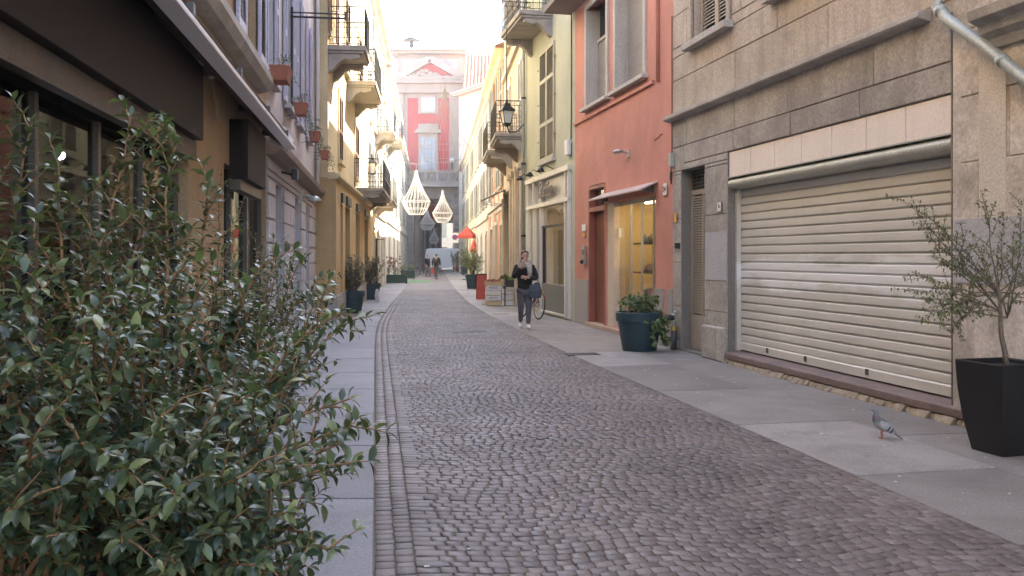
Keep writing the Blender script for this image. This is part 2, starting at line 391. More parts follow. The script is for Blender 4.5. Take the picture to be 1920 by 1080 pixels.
# drain lid and valve covers set in the street
def cover(px, py, wx, wy, name='drain_cover', label='', z=.0015):
    p = G(px, py); k = MB().box(-wx/2, wx/2, -wy/2, wy/2, -.02, 0)
    r_ = thing(name, label, 'drain cover', (p.x, p.y, z), R(11))
    k.build('frame', M['iron'], r_)
    q = MB()
    for i in range(6): q.box(-wx/2+.03, wx/2-.03, -wy/2+.03+i*(wy-.06)/6, -wy/2+.03+(i+.6)*(wy-.06)/6, 0, .005)
    q.build('ribs', M['steel_dark'], r_)
M['steel_dark'] = flat('worn_iron', (.10,.095,.09), .5, .4)
cover(880, 621, .75, .55, label='rusty iron drain cover set in the cobbles')
cover(938, 589, .5, .35, label='small iron valve cover in the pavement beside the crates')
cover(1090, 664, .6, .4, label='square iron cover in the pavement edge before the pink house')
cover(655, 620, .75, .28, label='narrow slotted drain grate across the left pavement')
# ------------------------------------------------------------------ houses: local axes u (along the street), v (out to the street), z
class House:
    def __init__(s, name, label, a, b, cat='building'):
        """a -> b: wall line with the street on its left-hand side"""
        s.a = Vector(a); s.b = Vector(b); d = s.b - s.a; s.L = d.length; s.d = d.normalized(); s.n = Vector((-s.d.y, s.d.x))
        s.root = thing(name, label, cat, (a[0], a[1], 0), math.atan2(s.d.y, s.d.x))
    def hit(s, px, v=0):
        k = ray(px); o = s.a + s.n*v       # (o + u d) . (1,-k) = 0  with x = k y
        u = -(o.x - k*o.y)/(s.d.x - k*s.d.y); p = o + s.d*u; return u, p
    def U(s, px, v=0): return s.hit(px, v)[0]
    def P(s, px, py, v=0):
        u, p = s.hit(px, v); return u, CH + (HY - py)*p.y/FPX
    def uY(s, y): return (y - s.a.y)/s.d.y
    def W(s, u, v, z): p = s.a + s.d*u + s.n*v; return Vector((p.x, p.y, z))
    def wall(s, name, mat, z0, z1, holes=(), depth=.22, v=0, u0=0, u1=None, parent=None):
        u1 = s.L if u1 is None else u1
        us = sorted({u0, u1, *[min(max(h[i], u0), u1) for h in holes for i in (0,1)]}); zs = sorted({z0, z1, *[min(max(h[i], z0), z1) for h in holes for i in (2,3)]})
        k = MB(); inside = lambda a, c: any(h[0]-1e-6 <= a <= h[1]+1e-6 and h[2]-1e-6 <= c <= h[3]+1e-6 for h in holes)
        for i in range(len(us)-1):
            for j in range(len(zs)-1):
                if not inside((us[i]+us[i+1])/2, (zs[j]+zs[j+1])/2):
                    k.quad((us[i],v,zs[j]),(us[i+1],v,zs[j]),(us[i+1],v,zs[j+1]),(us[i],v,zs[j+1]))
        for h in holes:
            a, b, c, d = h[:4]; e = v - depth; c = max(c, z0); d = min(d, z1)
            if d <= c: continue
            k.quad((a,v,c),(a,e,c),(a,e,d),(a,v,d)); k.quad((b,v,c),(b,e,c),(b,e,d),(b,v,d))
            k.quad((a,v,d),(a,e,d),(b,e,d),(b,v,d)); k.quad((a,v,c),(a,e,c),(b,e,c),(b,v,c))
        return k.build(name, mat, parent or s.root)
    def shell(s, mat, h, D=8, v=-.001, roof=None, over=.35):
        k = MB(); L = s.L; e = .004
        k.quad((e,v,0),(e,-D,0),(e,-D,h),(e,v,h)); k.quad((L-e,v,0),(L-e,-D,0),(L-e,-D,h),(L-e,v,h)); k.quad((e,-D,0),(L-e,-D,0),(L-e,-D,h),(e,-D,h))
        k.build('side_wall', mat, s.root)
        r_ = MB(); r_.add([(0,over,h),(L,over,h),(L,-D/2,h+D*.22),(0,-D/2,h+D*.22),(0,-D,h),(L,-D,h)], [(0,1,2,3),(3,2,5,4),(0,3,4),(1,5,2)])
        r_.box(0, L, -D, over, h-.12, h-.004); r_.build('roof', roof or M['rooftile'], s.root)
    def part(s, name, mb, mat, parent=None, **k): return mb.build(name, mat, parent or s.root, **k)
    def box(s, name, mat, u0, u1, v0, v1, z0, z1, parent=None, bevel=0): return MB().box(u0,u1,v0,v1,z0,z1).build(name, mat, parent or s.root, bevel=bevel)
    def window(s, u0, u1, z0, z1, frame, d=.18, nx=2, nz=2, fw=.05, sill=None, name='window', pane=None, back=None):
        if u0 > u1: u0, u1 = u1, u0
        k = MB(); v0, v1 = -d-.05, -d
        k.box(u0,u0+fw,v0,v1,z0,z1).box(u1-fw,u1,v0,v1,z0,z1).box(u0+fw,u1-fw,v0,v1,z0,z0+fw).box(u0+fw,u1-fw,v0,v1,z1-fw,z1)
        for i in range(1, nx):
            c = u0+(u1-u0)*i/nx; k.box(c-fw*.4,c+fw*.4,v0+.004,v1-.003,z0+fw,z1-fw)
        for j in range(1, nz):
            c = z0+(z1-z0)*j/nz; k.box(u0+fw,u1-fw,v0+.006,v1-.006,c-fw*.35,c+fw*.35)
        w_ = k.build(name, frame, s.root)
        for i in range(nx):
            for j in range(nz):
                a, b = u0+(u1-u0)*i/nx, u0+(u1-u0)*(i+1)/nx; c, e = z0+(z1-z0)*j/nz, z0+(z1-z0)*(j+1)/nz
                MB().box(a+.01,b-.01,v0+.02,v0+.026,c+.01,e-.01).build('pane', pane or M['glass'], w_)
        if back: MB().quad((u0,v0-.12,z0),(u1,v0-.12,z0),(u1,v0-.12,z1),(u0,v0-.12,z1)).build('curtain', back, w_)
        if sill: MB().box(u0-.1,u1+.1,-d,.12,z0-.09,z0-.004).build('sill', sill, w_, bevel=.008)
        return w_
    def shutter(s, u0, u1, z0, z1, mat, v=.03, pitch=.055, name='louvred_shutter', rails=(.0,.45,1.0), bmat=None):
        """one louvred leaf lying on the wall: stiles, rails and blades"""
        if u0 > u1: u0, u1 = u1, u0
        k = MB(); fw = min(.06, (u1-u0)*.16); th = .04
        k.box(u0,u0+fw,v,v+th,z0,z1).box(u1-fw,u1,v,v+th,z0,z1)
        for r_ in rails:
            c = z0 + (z1-z0)*r_; c = min(max(c, z0+.05), z1-.05); k.box(u0+fw,u1-fw,v+.002,v+th-.003,c-.05,c+.05)
        o = k.build(name, mat, s.root); q = MB(); z = z0+.12
        while z < z1-.1:
            if all(abs(z - min(max(z0+(z1-z0)*r_, z0+.05), z1-.05)) > .075 for r_ in rails):
                q.add([(u0+fw,v+th-.006,z-.018),(u1-fw,v+th-.006,z-.018),(u1-fw,v+.006,z+.022),(u0+fw,v+.006,z+.022)], [(0,1,2,3)])
            z += pitch
        bl = q.build('blades', bmat or mat, o); bl['kind'] = 'stuff'
        return o
    def balcony(s, u0, u1, z, v=.9, iron=None, stone=None, h=.98, scroll=True, corbels=2, name='balcony', mesh_step=.13):
        if u0 > u1: u0, u1 = u1, u0
        o = MB().box(u0,u1,0,v,z-.13,z).box(u0+.04,u1-.04,0,v-.05,z-.2,z-.134).build(name, stone, s.root, bevel=.012)
        for i in range(corbels):
            c = u0+.18 + (u1-u0-.36)*i/max(1,corbels-1)
            pf = [(0,z-.2),(v*.82,z-.2),(v*.85,z-.3),(v*.6,z-.36),(v*.45,z-.33),(v*.3,z-.42),(v*.12,z-.62),(0,z-.68)]
            MB().prism_u(pf, c-.11, c+.11).build('corbel', stone, o, bevel=.01)
        k = MB(); r_ = .009
        def run(a, b):
            a, b = Vector(a), Vector(b); L = (b-a).length; n = max(2, int(L/mesh_step)); d = (b-a)/n
            for q in (.04, .2, h-.14, h): k.tube([a+Vector((0,0,q)), b+Vector((0,0,q))], .016 if q == h else .011, 6)
            for i in range(n+1): k.tube([a+d*i+Vector((0,0,.0)), a+d*i+Vector((0,0,h))], r_, 4)
            if scroll:
                for i in range(n):
                    c = a+d*(i+.5); dd = d.normalized()
                    for cz, rr in ((.5, mesh_step*.42), (.34, mesh_step*.3), (.66, mesh_step*.3), (.12, mesh_step*.3), (h-.07, mesh_step*.3)):
                        k.tube([c+dd*math.cos(t_)*rr+Vector((0,0,cz+math.sin(t_)*rr)) for t_ in np.linspace(0, 2*math.pi, 9)], .006, 3, caps=False)
        e = .03
        run((u0+e,.02,z),(u0+e,v-e,z)); run((u0+e,v-e,z),(u1-e,v-e,z)); run((u1-e,v-e,z),(u1-e,.02,z))
        k.build('railing', iron or M['iron'], o)
        return o
    def blocks(s, u0, u1, z0, z1, rowh, length, holes, mat, v=.012, gap=.012, seed=1, name='stone_block', v0=.001):
        rg = random.Random(seed); z = z0; row = 0
        while z < z1-.05:
            zt = min(z+rowh, z1); u = u0 - (length*.5 if row % 2 else 0)*rg.uniform(.7,1.2)
            while u < u1-.02:
                ue = min(u + length*rg.uniform(.85,1.15), u1)
                if u1-ue < .25: ue = u1
                rects = [(max(u,u0), ue, z, zt)]
                for h in holes:
                    nr = []
                    for a,b,c,d in rects:
                        if h[1] <= a or h[0] >= b or h[3] <= c or h[2] >= d: nr.append((a,b,c,d)); continue
                        if h[2] > c: nr.append((a,b,c,h[2]))
                        if h[3] < d: nr.append((a,b,h[3],d))
                        cc, dd = max(c,h[2]), min(d,h[3])
                        if h[0] > a: nr.append((a,h[0],cc,dd))
                        if h[1] < b: nr.append((h[1],b,cc,dd))
                    rects = nr
                for a,b,c,d in rects:
                    if b-a > .05 and d-c > .05:
                        MB().cbox(a+gap/2, b-gap/2, v0, v+rg.uniform(-.003,.003), c+gap/2, d-gap/2, .007).build(name, mat, s.root)
                u = ue
            z = zt; row += 1
def text_mesh(body, size, extrude=.0, shear=0, bevel=0, space=1.0, bold=0):
    c = bpy.data.curves.new('txt', 'FONT'); c.body = body; c.size = size; c.extrude = extrude; c.shear = shear; c.bevel_depth = bevel; c.space_character = space
    c.align_x = 'CENTER'; c.align_y = 'CENTER'; c.offset = bold; c.resolution_u = 3
    o = bpy.data.objects.new('txt', c); COL.objects.link(o); bpy.context.view_layer.update()
    me = bpy.data.meshes.new_from_object(o.evaluated_get(bpy.context.evaluated_depsgraph_get()))
    bpy.data.objects.remove(o); me.materials.clear(); return me
# ------------------------------------------------------------------ right-hand side, near
M['stone_lo'] = surf('grey_render_block', (.385,.358,.318), .85, .25, 1.1, stain=.45, streak=.45, bump=.4, bscale=28, rnd=.12, stain_col=(.17,.155,.14))
M['stone_up'] = surf('tan_render_block', (.465,.405,.33), .85, .2, 1.0, stain=.4, streak=.45, bump=.35, bscale=28, rnd=.12, stain_col=(.22,.18,.15))
M['joint_dk'] = surf('grey_joint', (.20,.185,.165), .9); M['joint_lt'] = surf('pale_joint', (.46,.39,.31), .9)
M['trim_grey'] = surf('grey_stone_trim', (.42,.40,.365), .8, .2, 2, stain=.4, streak=.4, bump=.25)
M['plaster_old'] = surf('patchy_old_plaster', (.56,.495,.41), .9, .3, 1.6, stain=.75, streak=.3, bump=.5, bscale=30, alt=(.62,.57,.50), stain_col=(.27,.24,.20))
M['shutter'] = surf('beige_steel_shutter', (.47,.46,.40), .5, .1, .9, streak=.25, stain=.2, bump=.06, metal=.1, stain_col=(.33,.31,.27))
M['panel'] = surf('cream_sign_panel', (.74,.67,.60), .45, .06, 1, streak=.15, bump=.03)
M['hood'] = surf('grey_green_hood', (.42,.43,.38), .45, .1, 1.5, bump=.05, metal=.2, streak=.3)
M['brownstone'] = surf('brown_stone_step', (.20,.15,.135), .7, .2, 3, bump=.2)
M['rubble'] = surf('crumbling_mortar', (.33,.27,.19), .95, .35, 9, bump=.9, bscale=25, stain=.4)
M['louvre'] = surf('beige_louvre', (.36,.32,.26), .6, .12, 3, streak=.2)
M['granite'] = surf('speckled_granite', (.33,.31,.29), .6, .2, 25, bump=.1, fine=.6, bscale=110)
M['concrete'] = surf('grey_cement_patch', (.40,.40,.41), .9, .1, 3, bump=.3)

A = House('stone_building', 'beige and grey block-faced building with a long closed roller shutter', (wr(8.71),8.71), (wr(15.8),15.8))
zt = 3.95                                        # underside of the dividing ledge
su0, su1 = A.U(1783), A.U(1365); sz1 = 3.17
du0, du1 = A.U(1322), A.U(1278); dz1 = 3.06
wu0, wu1 = A.U(1366), A.U(1300)
H = [(su0,su1,.17,sz1),(du0,du1,.03,dz1)]
A.wall('wall', M['joint_dk'], 0, zt, H, depth=.215)
Hup = [(wu0,wu1,5.13,7.2),(wu0-2.9,wu0-1.5,5.13,7.2)]
A.wall('upper_wall', M['joint_lt'], zt, 16, Hup, depth=.2, v=-.01)
A.shell(M['stone_up'], 16, v=-.012)
ue = A.U(1747)
A.blocks(0, A.L-.002, .0, 3.0, .75, 2.4, H, M['stone_lo'], seed=3, gap=.008)
A.blocks(0, A.L-.002, 3.0, zt, .475, 1.75, H, M['stone_lo'], seed=4, gap=.014)
A.blocks(0, A.L-.002, zt+.12, 16, .56, 2.3, [(h[0]-.1,h[1]+.1,h[2]-.1,h[3]+.1) for h in Hup], M['stone_up'], v=.006, v0=-.009, seed=9, gap=.018)
for k, (a, b) in enumerate([(ue,ue+1.25),(ue+1.253,ue+3.0),(ue+3.003,A.L+.12)]):
    A.part('ledge', MB().prism_u([(.0,zt-.02),(.13,zt+.01),(.15,zt+.03),(.15,zt+.085),(.0,zt+.115)], a, b), M['trim_grey'], bevel=.006)
# roller shutter and its hood
rs = thing('roller_shutter', 'closed beige metal roller shutter with pale repainted bands', 'roller shutter', A.W(su0,0,0), A.root.rotation_euler.z)
sl = su1-su0; z = .205; i = 0; pitch = .1205
def shutter_paint():
    m = surf('beige_steel_shutter_repainted', (.60,.585,.525), .5, .07, .9, streak=.12, stain=.1, bump=.03, metal=.1, stain_col=(.35,.33,.29), fine=.05); t = m.node_tree; b = t.nodes['Principled BSDF']
    src = b.inputs['Base Color'].links[0].from_socket; co = objco(t); sx = t.nodes.new('ShaderNodeSeparateXYZ'); t.links.new(co, sx.inputs[0])
    nz = noise(t, objco(t, (.9,1,3)), 1.6, 5, .6)
    ad = N(t, 'ShaderNodeMath', operation='MULTIPLY_ADD'); t.links.new(nz, ad.inputs[0]); ad.inputs[1].default_value = .7; t.links.new(sx.outputs['Z'], ad.inputs[2])
    fac = ramp(t, N(t, 'ShaderNodeMath', operation='MULTIPLY').outputs[0], [(0,(0,0,0)),(1,(1,1,1))]); ml = [n for n in t.nodes if n.type == 'MATH' and n.operation == 'MULTIPLY'][-1]; t.links.new(ad.outputs[0], ml.inputs[0]); ml.inputs[1].default_value = .4
    r = fac.node.color_ramp; e = r.elements; e[0].position = .60; e[0].color = (0,0,0,1); e[1].position = .655; e[1].color = (1,1,1,1); q = e.new(.735); q.color = (1,1,1,1); q = e.new(.78); q.color = (0,0,0,1)
    t.links.new(mixc(t, fac, src, (.74,.75,.74)), b.inputs['Base Color']); return m
M['shutter'] = shutter_paint()
while z < 2.66:
    zt2 = min(z+pitch, 2.72); v = -.2; h_ = zt2-z
    pf = [(v-.03,z),(v+.004,z),(v+.009,z+.008),(v+.0105,z+h_*.4),(v+.009,z+h_*.74),(v+.002,z+h_*.80),(v-.016,z+h_*.83),(v-.018,z+h_*.93),(v-.004,z+h_*.96),(v-.004,z+h_*.998),(v-.03,z+h_)]
    if i == 0:
        pf = [(v-.02,z),(v+.02,z),(v+.02,z+.1),(v+.004,z+.117),(v-.02,z+.117)]
    o = MB().prism_u(pf, .006, sl-.006).build('slat', M['shutter'], rs)
    z += pitch; i += 1
MB().box(0,.05,-.19,-.12,.19,2.74).build('guide_rail', M['shutter'], rs); MB().box(sl-.05,sl,-.19,-.12,.19,2.74).build('guide_rail', M['shutter'], rs)
for a in (.61, .335, .82): MB().box(sl*a-.03,sl*a+.03,-.186,-.172,.24,.31).build('lock_plate', M['steel_dark'], rs)
k = MB().prism_u([(-.2,2.77)] + [(-.085+.095*math.cos(q),2.69+.08*math.sin(q)) for q in np.linspace(1.9,-1.75,12)] + [(-.2,2.61)], -.0+.006, sl-.006)
smooth_by_angle(k.build('hood', M['hood'], rs), 35)
MB().box(.006,sl-.006,-.2,.012,2.774,2.788).build('hood_lip', M['hood'], rs)
n = 7
for j in range(n):
    MB().cbox(.01+(sl-.02)*j/n+.006, .01+(sl-.02)*(j+1)/n-.006, -.05, -.012, 2.792, sz1-.008, .004).build('sign_panel', M['panel'], rs)
MB().box(.01,sl-.01,-.2,-.052,2.792,sz1-.004).build('panel_backing', M['joint_dk'], rs)
# threshold
A.part('threshold', MB().prism_u([(-.22,.075),(.05,.075),(.055,.15),(.04,.168),(-.22,.185)], su0-.3, su1+.04), M['brownstone'], bevel=.006)
k = MB(); rg = random.Random(4); u = su0-.3
while u < su1-.1:
    e = u+rg.uniform(.05,.22); d_ = rg.uniform(.0,.09)
    k.prism_u([(0,-.02),(.05+d_,-.02),(.045+d_*.8,.02),(.03+d_*.4,.05+rg.uniform(0,.02)),(0,.074)], u+.004, min(e,su1)-.004); u = e
A.part('crumbling_footing', k, M['rubble'], bevel=.01)
# narrow louvred door
nd = thing('louvred_door', 'narrow beige metal louvred door with small grille above', 'door', A.W(du0,0,0), A.root.rotation_euler.z)
L = du1-du0; k = MB().box(0,.06,-.215,-.17,.04,2.72).box(L-.06,L,-.215,-.17,.04,2.72).box(.06,L-.06,-.213,-.172,.04,.62).box(.06,L-.06,-.213,-.172,2.64,2.72).box(L/2-.025,L/2+.025,-.212,-.173,.62,2.64)
k.build('frame', M['louvre'], nd); z = .66
while z < 2.62:
    MB().add([(.06,-.172,z-.014),(L-.06,-.172,z-.014),(L-.06,-.205,z+.022),(.06,-.205,z+.022)], [(0,1,2,3)]).build('louvre_blade', M['louvre'], nd); z += .043
k = MB()
for j in range(6): k.box(.03+j*(L-.06)/5-.012,.03+j*(L-.06)/5+.012,-.2,-.185,2.75,3.05)
for j in range(5): k.box(.02,L-.02,-.198,-.187,2.77+j*.06,2.79+j*.06)
k.build('grille', M['steel_dark'], nd); MB().box(0,L,-.26,-.22,.03,3.06).build('backing', M['dark'], nd)
# plinth and patches on the pier
p0, p1 = A.U(1364), A.U(1324)
A.part('plinth', MB().cbox(p0,p1,.0,.085,0,.52,.02), M['stone_lo'], bevel=.008)
a0, z0 = A.P(1364,527); a1, z1 = A.P(1324,436)
A.box('cement_patch', M['concrete'], a0, a1, .004, .02, z0, z1, bevel=.004)
# upper windows
for (a, b, c, d) in Hup:
    A.window(a, b, c, d, M['trim_grey'], d=.19, nx=1, nz=1, fw=.06)
    A.shutter(a+.05, (a+b)/2, c+.04, d-.05, M['louvre'], v=-.15, name='louvred_shutter'); A.shutter((a+b)/2+.005, b-.05, c+.04, d-.05, M['louvre'], v=-.15)
    A.box('window_sill', M['trim_grey'], a-.18, b+.14, .0, .16, c-.13, c-.02, bevel=.01)
    k = MB(); k.box(a-.1,a,.008,.05,c-.01,d+.1).box(b,b+.1,.008,.05,c-.01,d+.1).box(a,b,.008,.05,d,d+.1); A.part('window_surround', k, M['stone_up'], bevel=.006)
# tile with number, orange plate, doorbell, gas valve
def plate(h, name, label, px, py, w_, ht, mat, txt=None, tmat=None, v=.02, size=.1, cat='sign', th=.012, shear=0):
    u, z = h.P(px, py, v); o = thing(name, label, cat, h.W(u, v, z), h.root.rotation_euler.z + math.pi)   # +y faces the wall
    MB().box(-w_/2,w_/2,-th,0.0,-ht/2,ht/2).build('plate', mat, o, bevel=.004)
    if txt:
        me = text_mesh(txt, size, .002, shear); q = link('lettering', me, tmat, o); q.rotation_euler = (R(90),0,0); q.location = (0,-th-.003,0)
    return o
M['ink'] = flat('black_ink', (.02,.02,.025), .6); M['enamel'] = flat('white_enamel', (.78,.77,.74), .3)
M['orange'] = flat('orange_plate', (.65,.33,.05), .5)
t_ = plate(A, 'tile_plaque', 'small white ceramic tile with dark figure on the stone pier', 1349, 388, .12, .14, M['enamel'], cat='plaque', v=.035)
k = MB(); 
for q in range(7): k.sphere((rng.uniform(-.035,.035),-.014,rng.uniform(-.04,.04)), .014, 6, 4, (1,.2,1))
k.build('figure', M['ink'], t_); 
MB().box(-.068,.068,.0,.008,-.078,.078).build('dark_edge', M['steel_dark'], t_)
t_ = plate(A, 'orange_marker_plate', 'small orange utility plate on the stone house corner', 1267, 408, .1, .17, M['orange'], cat='plate', v=.03)
k = MB()
for q in (-.045, 0, .045): k.box(-.035,.03,-.015,-.012,q-.012,q+.012)
k.build('raised_letters', flat('yellow_letters', (.75,.5,.12), .5), t_)
u, z = A.P(1271, 461, .03); t_ = thing('doorbell', 'small steel doorbell bracket below the orange plate', 'doorbell', A.W(u,.015,z), A.root.rotation_euler.z)
MB().box(-.045,.045,0,.02,-.06,.06).build('plate', M['steel'], t_, bevel=.004); MB().box(-.06,-.035,.0,.05,-.05,.05).box(.035,.06,0,.05,-.05,.05).build('bracket', M['iron'], t_)
u, z = A.P(1262, 597, .08); t_ = thing('gas_valve', 'grey gas pipe with brass valve at foot of the stone house', 'pipe', A.W(u,.07,0), A.root.rotation_euler.z)
MB().tube([(0,0,0),(0,0,.36)], .055, 12).build('pipe', M['steel_dark'], t_, smooth=True); MB().tube([(0,0,.36),(0,0,.62)], .03, 10).tube([(0,0,.62),(0,-.07,.66)], .03, 8).build('riser', M['zinc'], t_, smooth=True)
MB().tube([(0,.0,.55),(0,.12,.55)], .05, 12).build('valve', M['iron'], t_); MB().lathe([(.06,.33),(.06,.4)], 10).build('collar', flat('brass', (.45,.30,.08), .4, .6), t_)
u, z = A.P(1259, 300, .05); t_ = thing('cable_box', 'small grey cable clip box at the pink and stone joint', 'cable box', A.W(u,.01,z), A.root.rotation_euler.z)
MB().box(-.05,.05,0,.08,-.12,.12).build('box', M['zinc'], t_, bevel=.01); MB().tube([(0,.04,-.12),(.03,.05,-.3),(-.02,.05,-.42),(-.03,.04,-.2)], .012, 6).tube([(0,.03,.12),(.0,.03,2.5)], .01, 6).build('cable', M['iron'], t_)
# rain pipe slanting down over the next wall
Bn = House('plaster_building', 'pale patchy plastered building with a moulded stone cornice', (wr(-8),-8), (wr(8.70),8.70))
Bn.wall('wall', M['plaster_old'], 0, 15); Bn.shell(M['plaster_old'], 15, v=-.01)
cu, cz = Bn.P(1842, 60, .12); 
pf = [(0,cz-.16),(.06,cz-.16),(.09,cz-.08),(.16,cz-.03),(.18,cz+.04),(.27,cz+.08),(.29,cz+.17),(0,cz+.2)]
Bn.part('cornice', MB().prism_u(pf, cu-2.2, cu), M['trim_grey'], bevel=.006)
Bn.blocks(Bn.L-1.6, Bn.L-.12, .0, 4.2, .62, .95, [], M['plaster_old'], v=.012, seed=5, gap=.012)
Bn.box('pale_render_patch', surf('pale_render', (.55,.50,.42), .9, .1, 3, bump=.2), Bn.L-.72, Bn.L-.38, .014, .02, 1.7, 3.5)
Bn.box('cement_patch', M['concrete'], Bn.L-1.55, Bn.L-.05, .014, .021, 1.35, 1.95)
rp = thing('rain_pipe', 'grey-green zinc rain pipe slanting down across the plaster wall', 'rain pipe', Bn.W(Bn.L,0,0), Bn.root.rotation_euler.z)
def wp(px, py, v): u, z = Bn.P(px, py, v); return Vector((u-Bn.L, v, z))
pp = [wp(1762,-240,.12), wp(1760,-10,.12), wp(1756,10,.12), wp(1775,35,.12), wp(1845,85,.12), wp(1925,150,.12), wp(2100,280,.12)]
MB().tube(pp, .052, 14).build('pipe', M['zinc'], rp, smooth=True)
for q in (2.4, 4.45): 
    c = pp[int(q)].lerp(pp[int(q)+1], q % 1); d = (pp[int(q)+1]-pp[int(q)]).normalized(); MB().tube([c-d*.03,c+d*.03], .06, 14).build('joint_band', M['zinc'], rp, smooth=True)

# ------------------------------------------------------------------ pink house
M['pink'] = surf('salmon_plaster', (.56,.25,.19), .85, .18, .9, stain=.5, streak=.4, bump=.2, bscale=50, stain_col=(.42,.19,.15))
M['frame_gr'] = surf('grey_window_surround', (.44,.42,.38), .75, .1, 2, streak=.3)
M['roller'] = surf('grey_roller_blind', (.33,.31,.28), .6, .1, 2)
M['brown_door'] = surf('brown_wood_door', (.17,.062,.035), .4, .2, 3, bump=.08, spec=.5)
P_ = House('pink_house', 'salmon pink plastered house with shop window and brown door', (wr(15.8),15.8), (wr(22.16),22.16))
dr = (P_.U(1135), P_.U(1104)); sh = (P_.U(1229), P_.U(1137)); w1 = (P_.U(1142), P_.U(1099)); w2 = (P_.U(1213), P_.U(1153)); w0_ = None
HP = [(*dr,.06,3.22),(*sh,.1,2.76),(*w1,5.05,7.45),(*w2,5.05,7.45)]
P_.wall('wall', M['pink'], 0, 16, HP, depth=.3); P_.shell(M['pink'], 16, v=-.004)
for i_, w_ in enumerate((w1, w2)):
    a, b = w_; fw = .13
    k = MB(); k.box(a,a+fw,.0,.045,5.05,7.45).box(b-fw,b,.0,.045,5.05,7.45).box(a+fw,b-fw,.0,.045,7.32,7.45); 
    k.box(a+fw-.002,a+fw,-.3,.0,5.05,7.32).box(b-fw,b-fw+.002,-.3,0,5.05,7.32)
    o = k.build('window', M['frame_gr'], P_.root)
    if i_ == 0: P_.box('box_transom', M['frame_gr'], a+fw, b-fw, -.3, -.22, 6.55, 6.62)
    q = MB(); z = 5.07
    while z < (6.55 if i_ == 0 else 7.3): q.prism_u([(-.27,z),(-.25,z+.006),(-.247,z+.03),(-.25,z+.05),(-.27,z+.056)], a+fw, b-fw); z += .056
    bl = q.build('roller_blind_slats', M['roller'], o); bl['kind'] = 'stuff'
    MB().box(a+fw,b-fw,-.34,-.3,5.05,7.4).build('backing', M['dark'], o)
    MB().box(a-.08,b+.08,-.28,.14,4.965,5.046).build('sill', M['frame_gr'], o, bevel=.01)
P_.box('string_course', M['pink'], .95, P_.L-.01, .0, .05, 4.79, 4.86, bevel=.006)
pv = thing('wall_conduit', 'pink painted vertical conduit on the salmon wall', 'conduit', P_.W(P_.U(1236),.03,4.78), P_.root.rotation_euler.z)
MB().tube([(0,0,0),(0,0,5)], .035, 8).build('pipe', M['pink'], pv, smooth=True)
# granite base pieces
P_.box('granite_base', M['granite'], sh[0]-.42, sh[0]-.012, .0, .025, 0, 1.02); P_.box('granite_base', M['granite'], .003, .0+.28, .0, .024, 0, 1.02)
P_.box('granite_base', M['granite'], dr[1]+.02, P_.L-.05, .0, .025, 0, 1.05)
P_.box('threshold', surf('pink_marble', (.42,.30,.24), .5, .15, 4), sh[0]-.02, dr[1]+.02, -.3, .1, .0, .095, bevel=.008)
# street door
dd = thing('street_door', 'brown wooden street door with glazed light above', 'door', P_.W(dr[0],0,0), P_.root.rotation_euler.z); L = dr[1]-dr[0]
k = MB().box(0,.07,-.2,.012,.1,3.2).box(L-.07,L,-.2,.012,.1,3.2).box(.07,L-.07,-.2,.01,2.62,2.72).box(.07,L-.07,-.2,.01,3.13,3.2); k.build('door_frame', surf('red_brown_frame', (.30,.10,.065), .5), dd)
MB().cbox(.075,L-.075,-.18,-.13,.1,2.615,.008).build('door_leaf', M['brown_door'], dd); MB().box(.07,L-.07,-.14,-.13,2.72,3.13).build('transom_pane', M['glass'], dd)
MB().sphere((.17,-.10,1.2), .03).build('knob', flat('brass_knob', (.6,.5,.25), .25, .9), dd); MB().quad((.07,-.28,.1),(L-.07,-.28,.1),(L-.07,-.28,3.2),(.07,-.28,3.2)).build('backing', M['dark'], dd)
# shop window
sw = thing('shop_window', 'glass shopfront of the pink house with lit shelves inside', 'shop window', P_.W(sh[0],0,0), P_.root.rotation_euler.z); L = sh[1]-sh[0]
M['cream_frame'] = surf('cream_frame', (.60,.50,.38), .5, .06, 2)
MB().box(L-.45,L-.004,-.16,-.02,.1,2.75).build('side_post', M['cream_frame'], sw, bevel=.006)
for f in (.16, .38, .60): MB().box(L*f-.018,L*f+.018,-.17,-.13,.1,2.75).build('mullion', M['steel'], sw)
MB().box(0,L-.45,-.17,-.13,2.66,2.75).box(0,L-.45,-.172,-.128,.1,.16).build('rail', M['steel'], sw)
e = [0,.16,.38,.60,(L-.45)/L]
for a, b in zip(e[:-1], e[1:]): MB().box(L*a+.015,L*b-.015,-.153,-.147,.15,2.67).build('pane', M['clear'], sw)
MB().box(L-.56,L-.5,-.15,-.09,.35,.5).box(L-.56,L-.5,-.15,-.09,2.0,2.2).build('hinge_box', M['white'], sw, bevel=.008)
wm = surf('warm_shop_wall', (.62,.50,.28), .8, .1, 1)
k = MB(); D = 2.6; k.quad((-.2,-D,.1),(L+.2,-D,.1),(L+.2,-D,2.8),(-.2,-D,2.8)).quad((-.2,-D,.1),(-.2,-.3,.1),(-.2,-.3,2.8),(-.2,-D,2.8)).quad((L+.2,-D,.1),(L+.2,-.3,.1),(L+.2,-.3,2.8),(L+.2,-D,2.8)).quad((-.2,-D,2.8),(L+.2,-D,2.8),(L+.2,-.3,2.8),(-.2,-.3,2.8)).quad((-.2,-D,.1),(L+.2,-D,.1),(L+.2,-.3,.1),(-.2,-.3,.1))
k.build('shop_room', wm, sw)
MB().box(.2,L-.2,-.9,-.8,2.74,2.78).build('ceiling_lamp', emis('shop_lamp', (1,.75,.42), 5), sw)
sv = surf('dark_shelf', (.10,.085,.07), .5)
for z in (.75, 1.25, 1.85): MB().box(L*.28,L*.8,-.75,-.4,z,z+.035).build('shelf', sv, sw)
MB().box(L*.28,L*.8,-.75,-.42,.16,.72).build('cabinet', surf('pale_cabinet', (.5,.46,.4), .5), sw)
rg = random.Random(8)
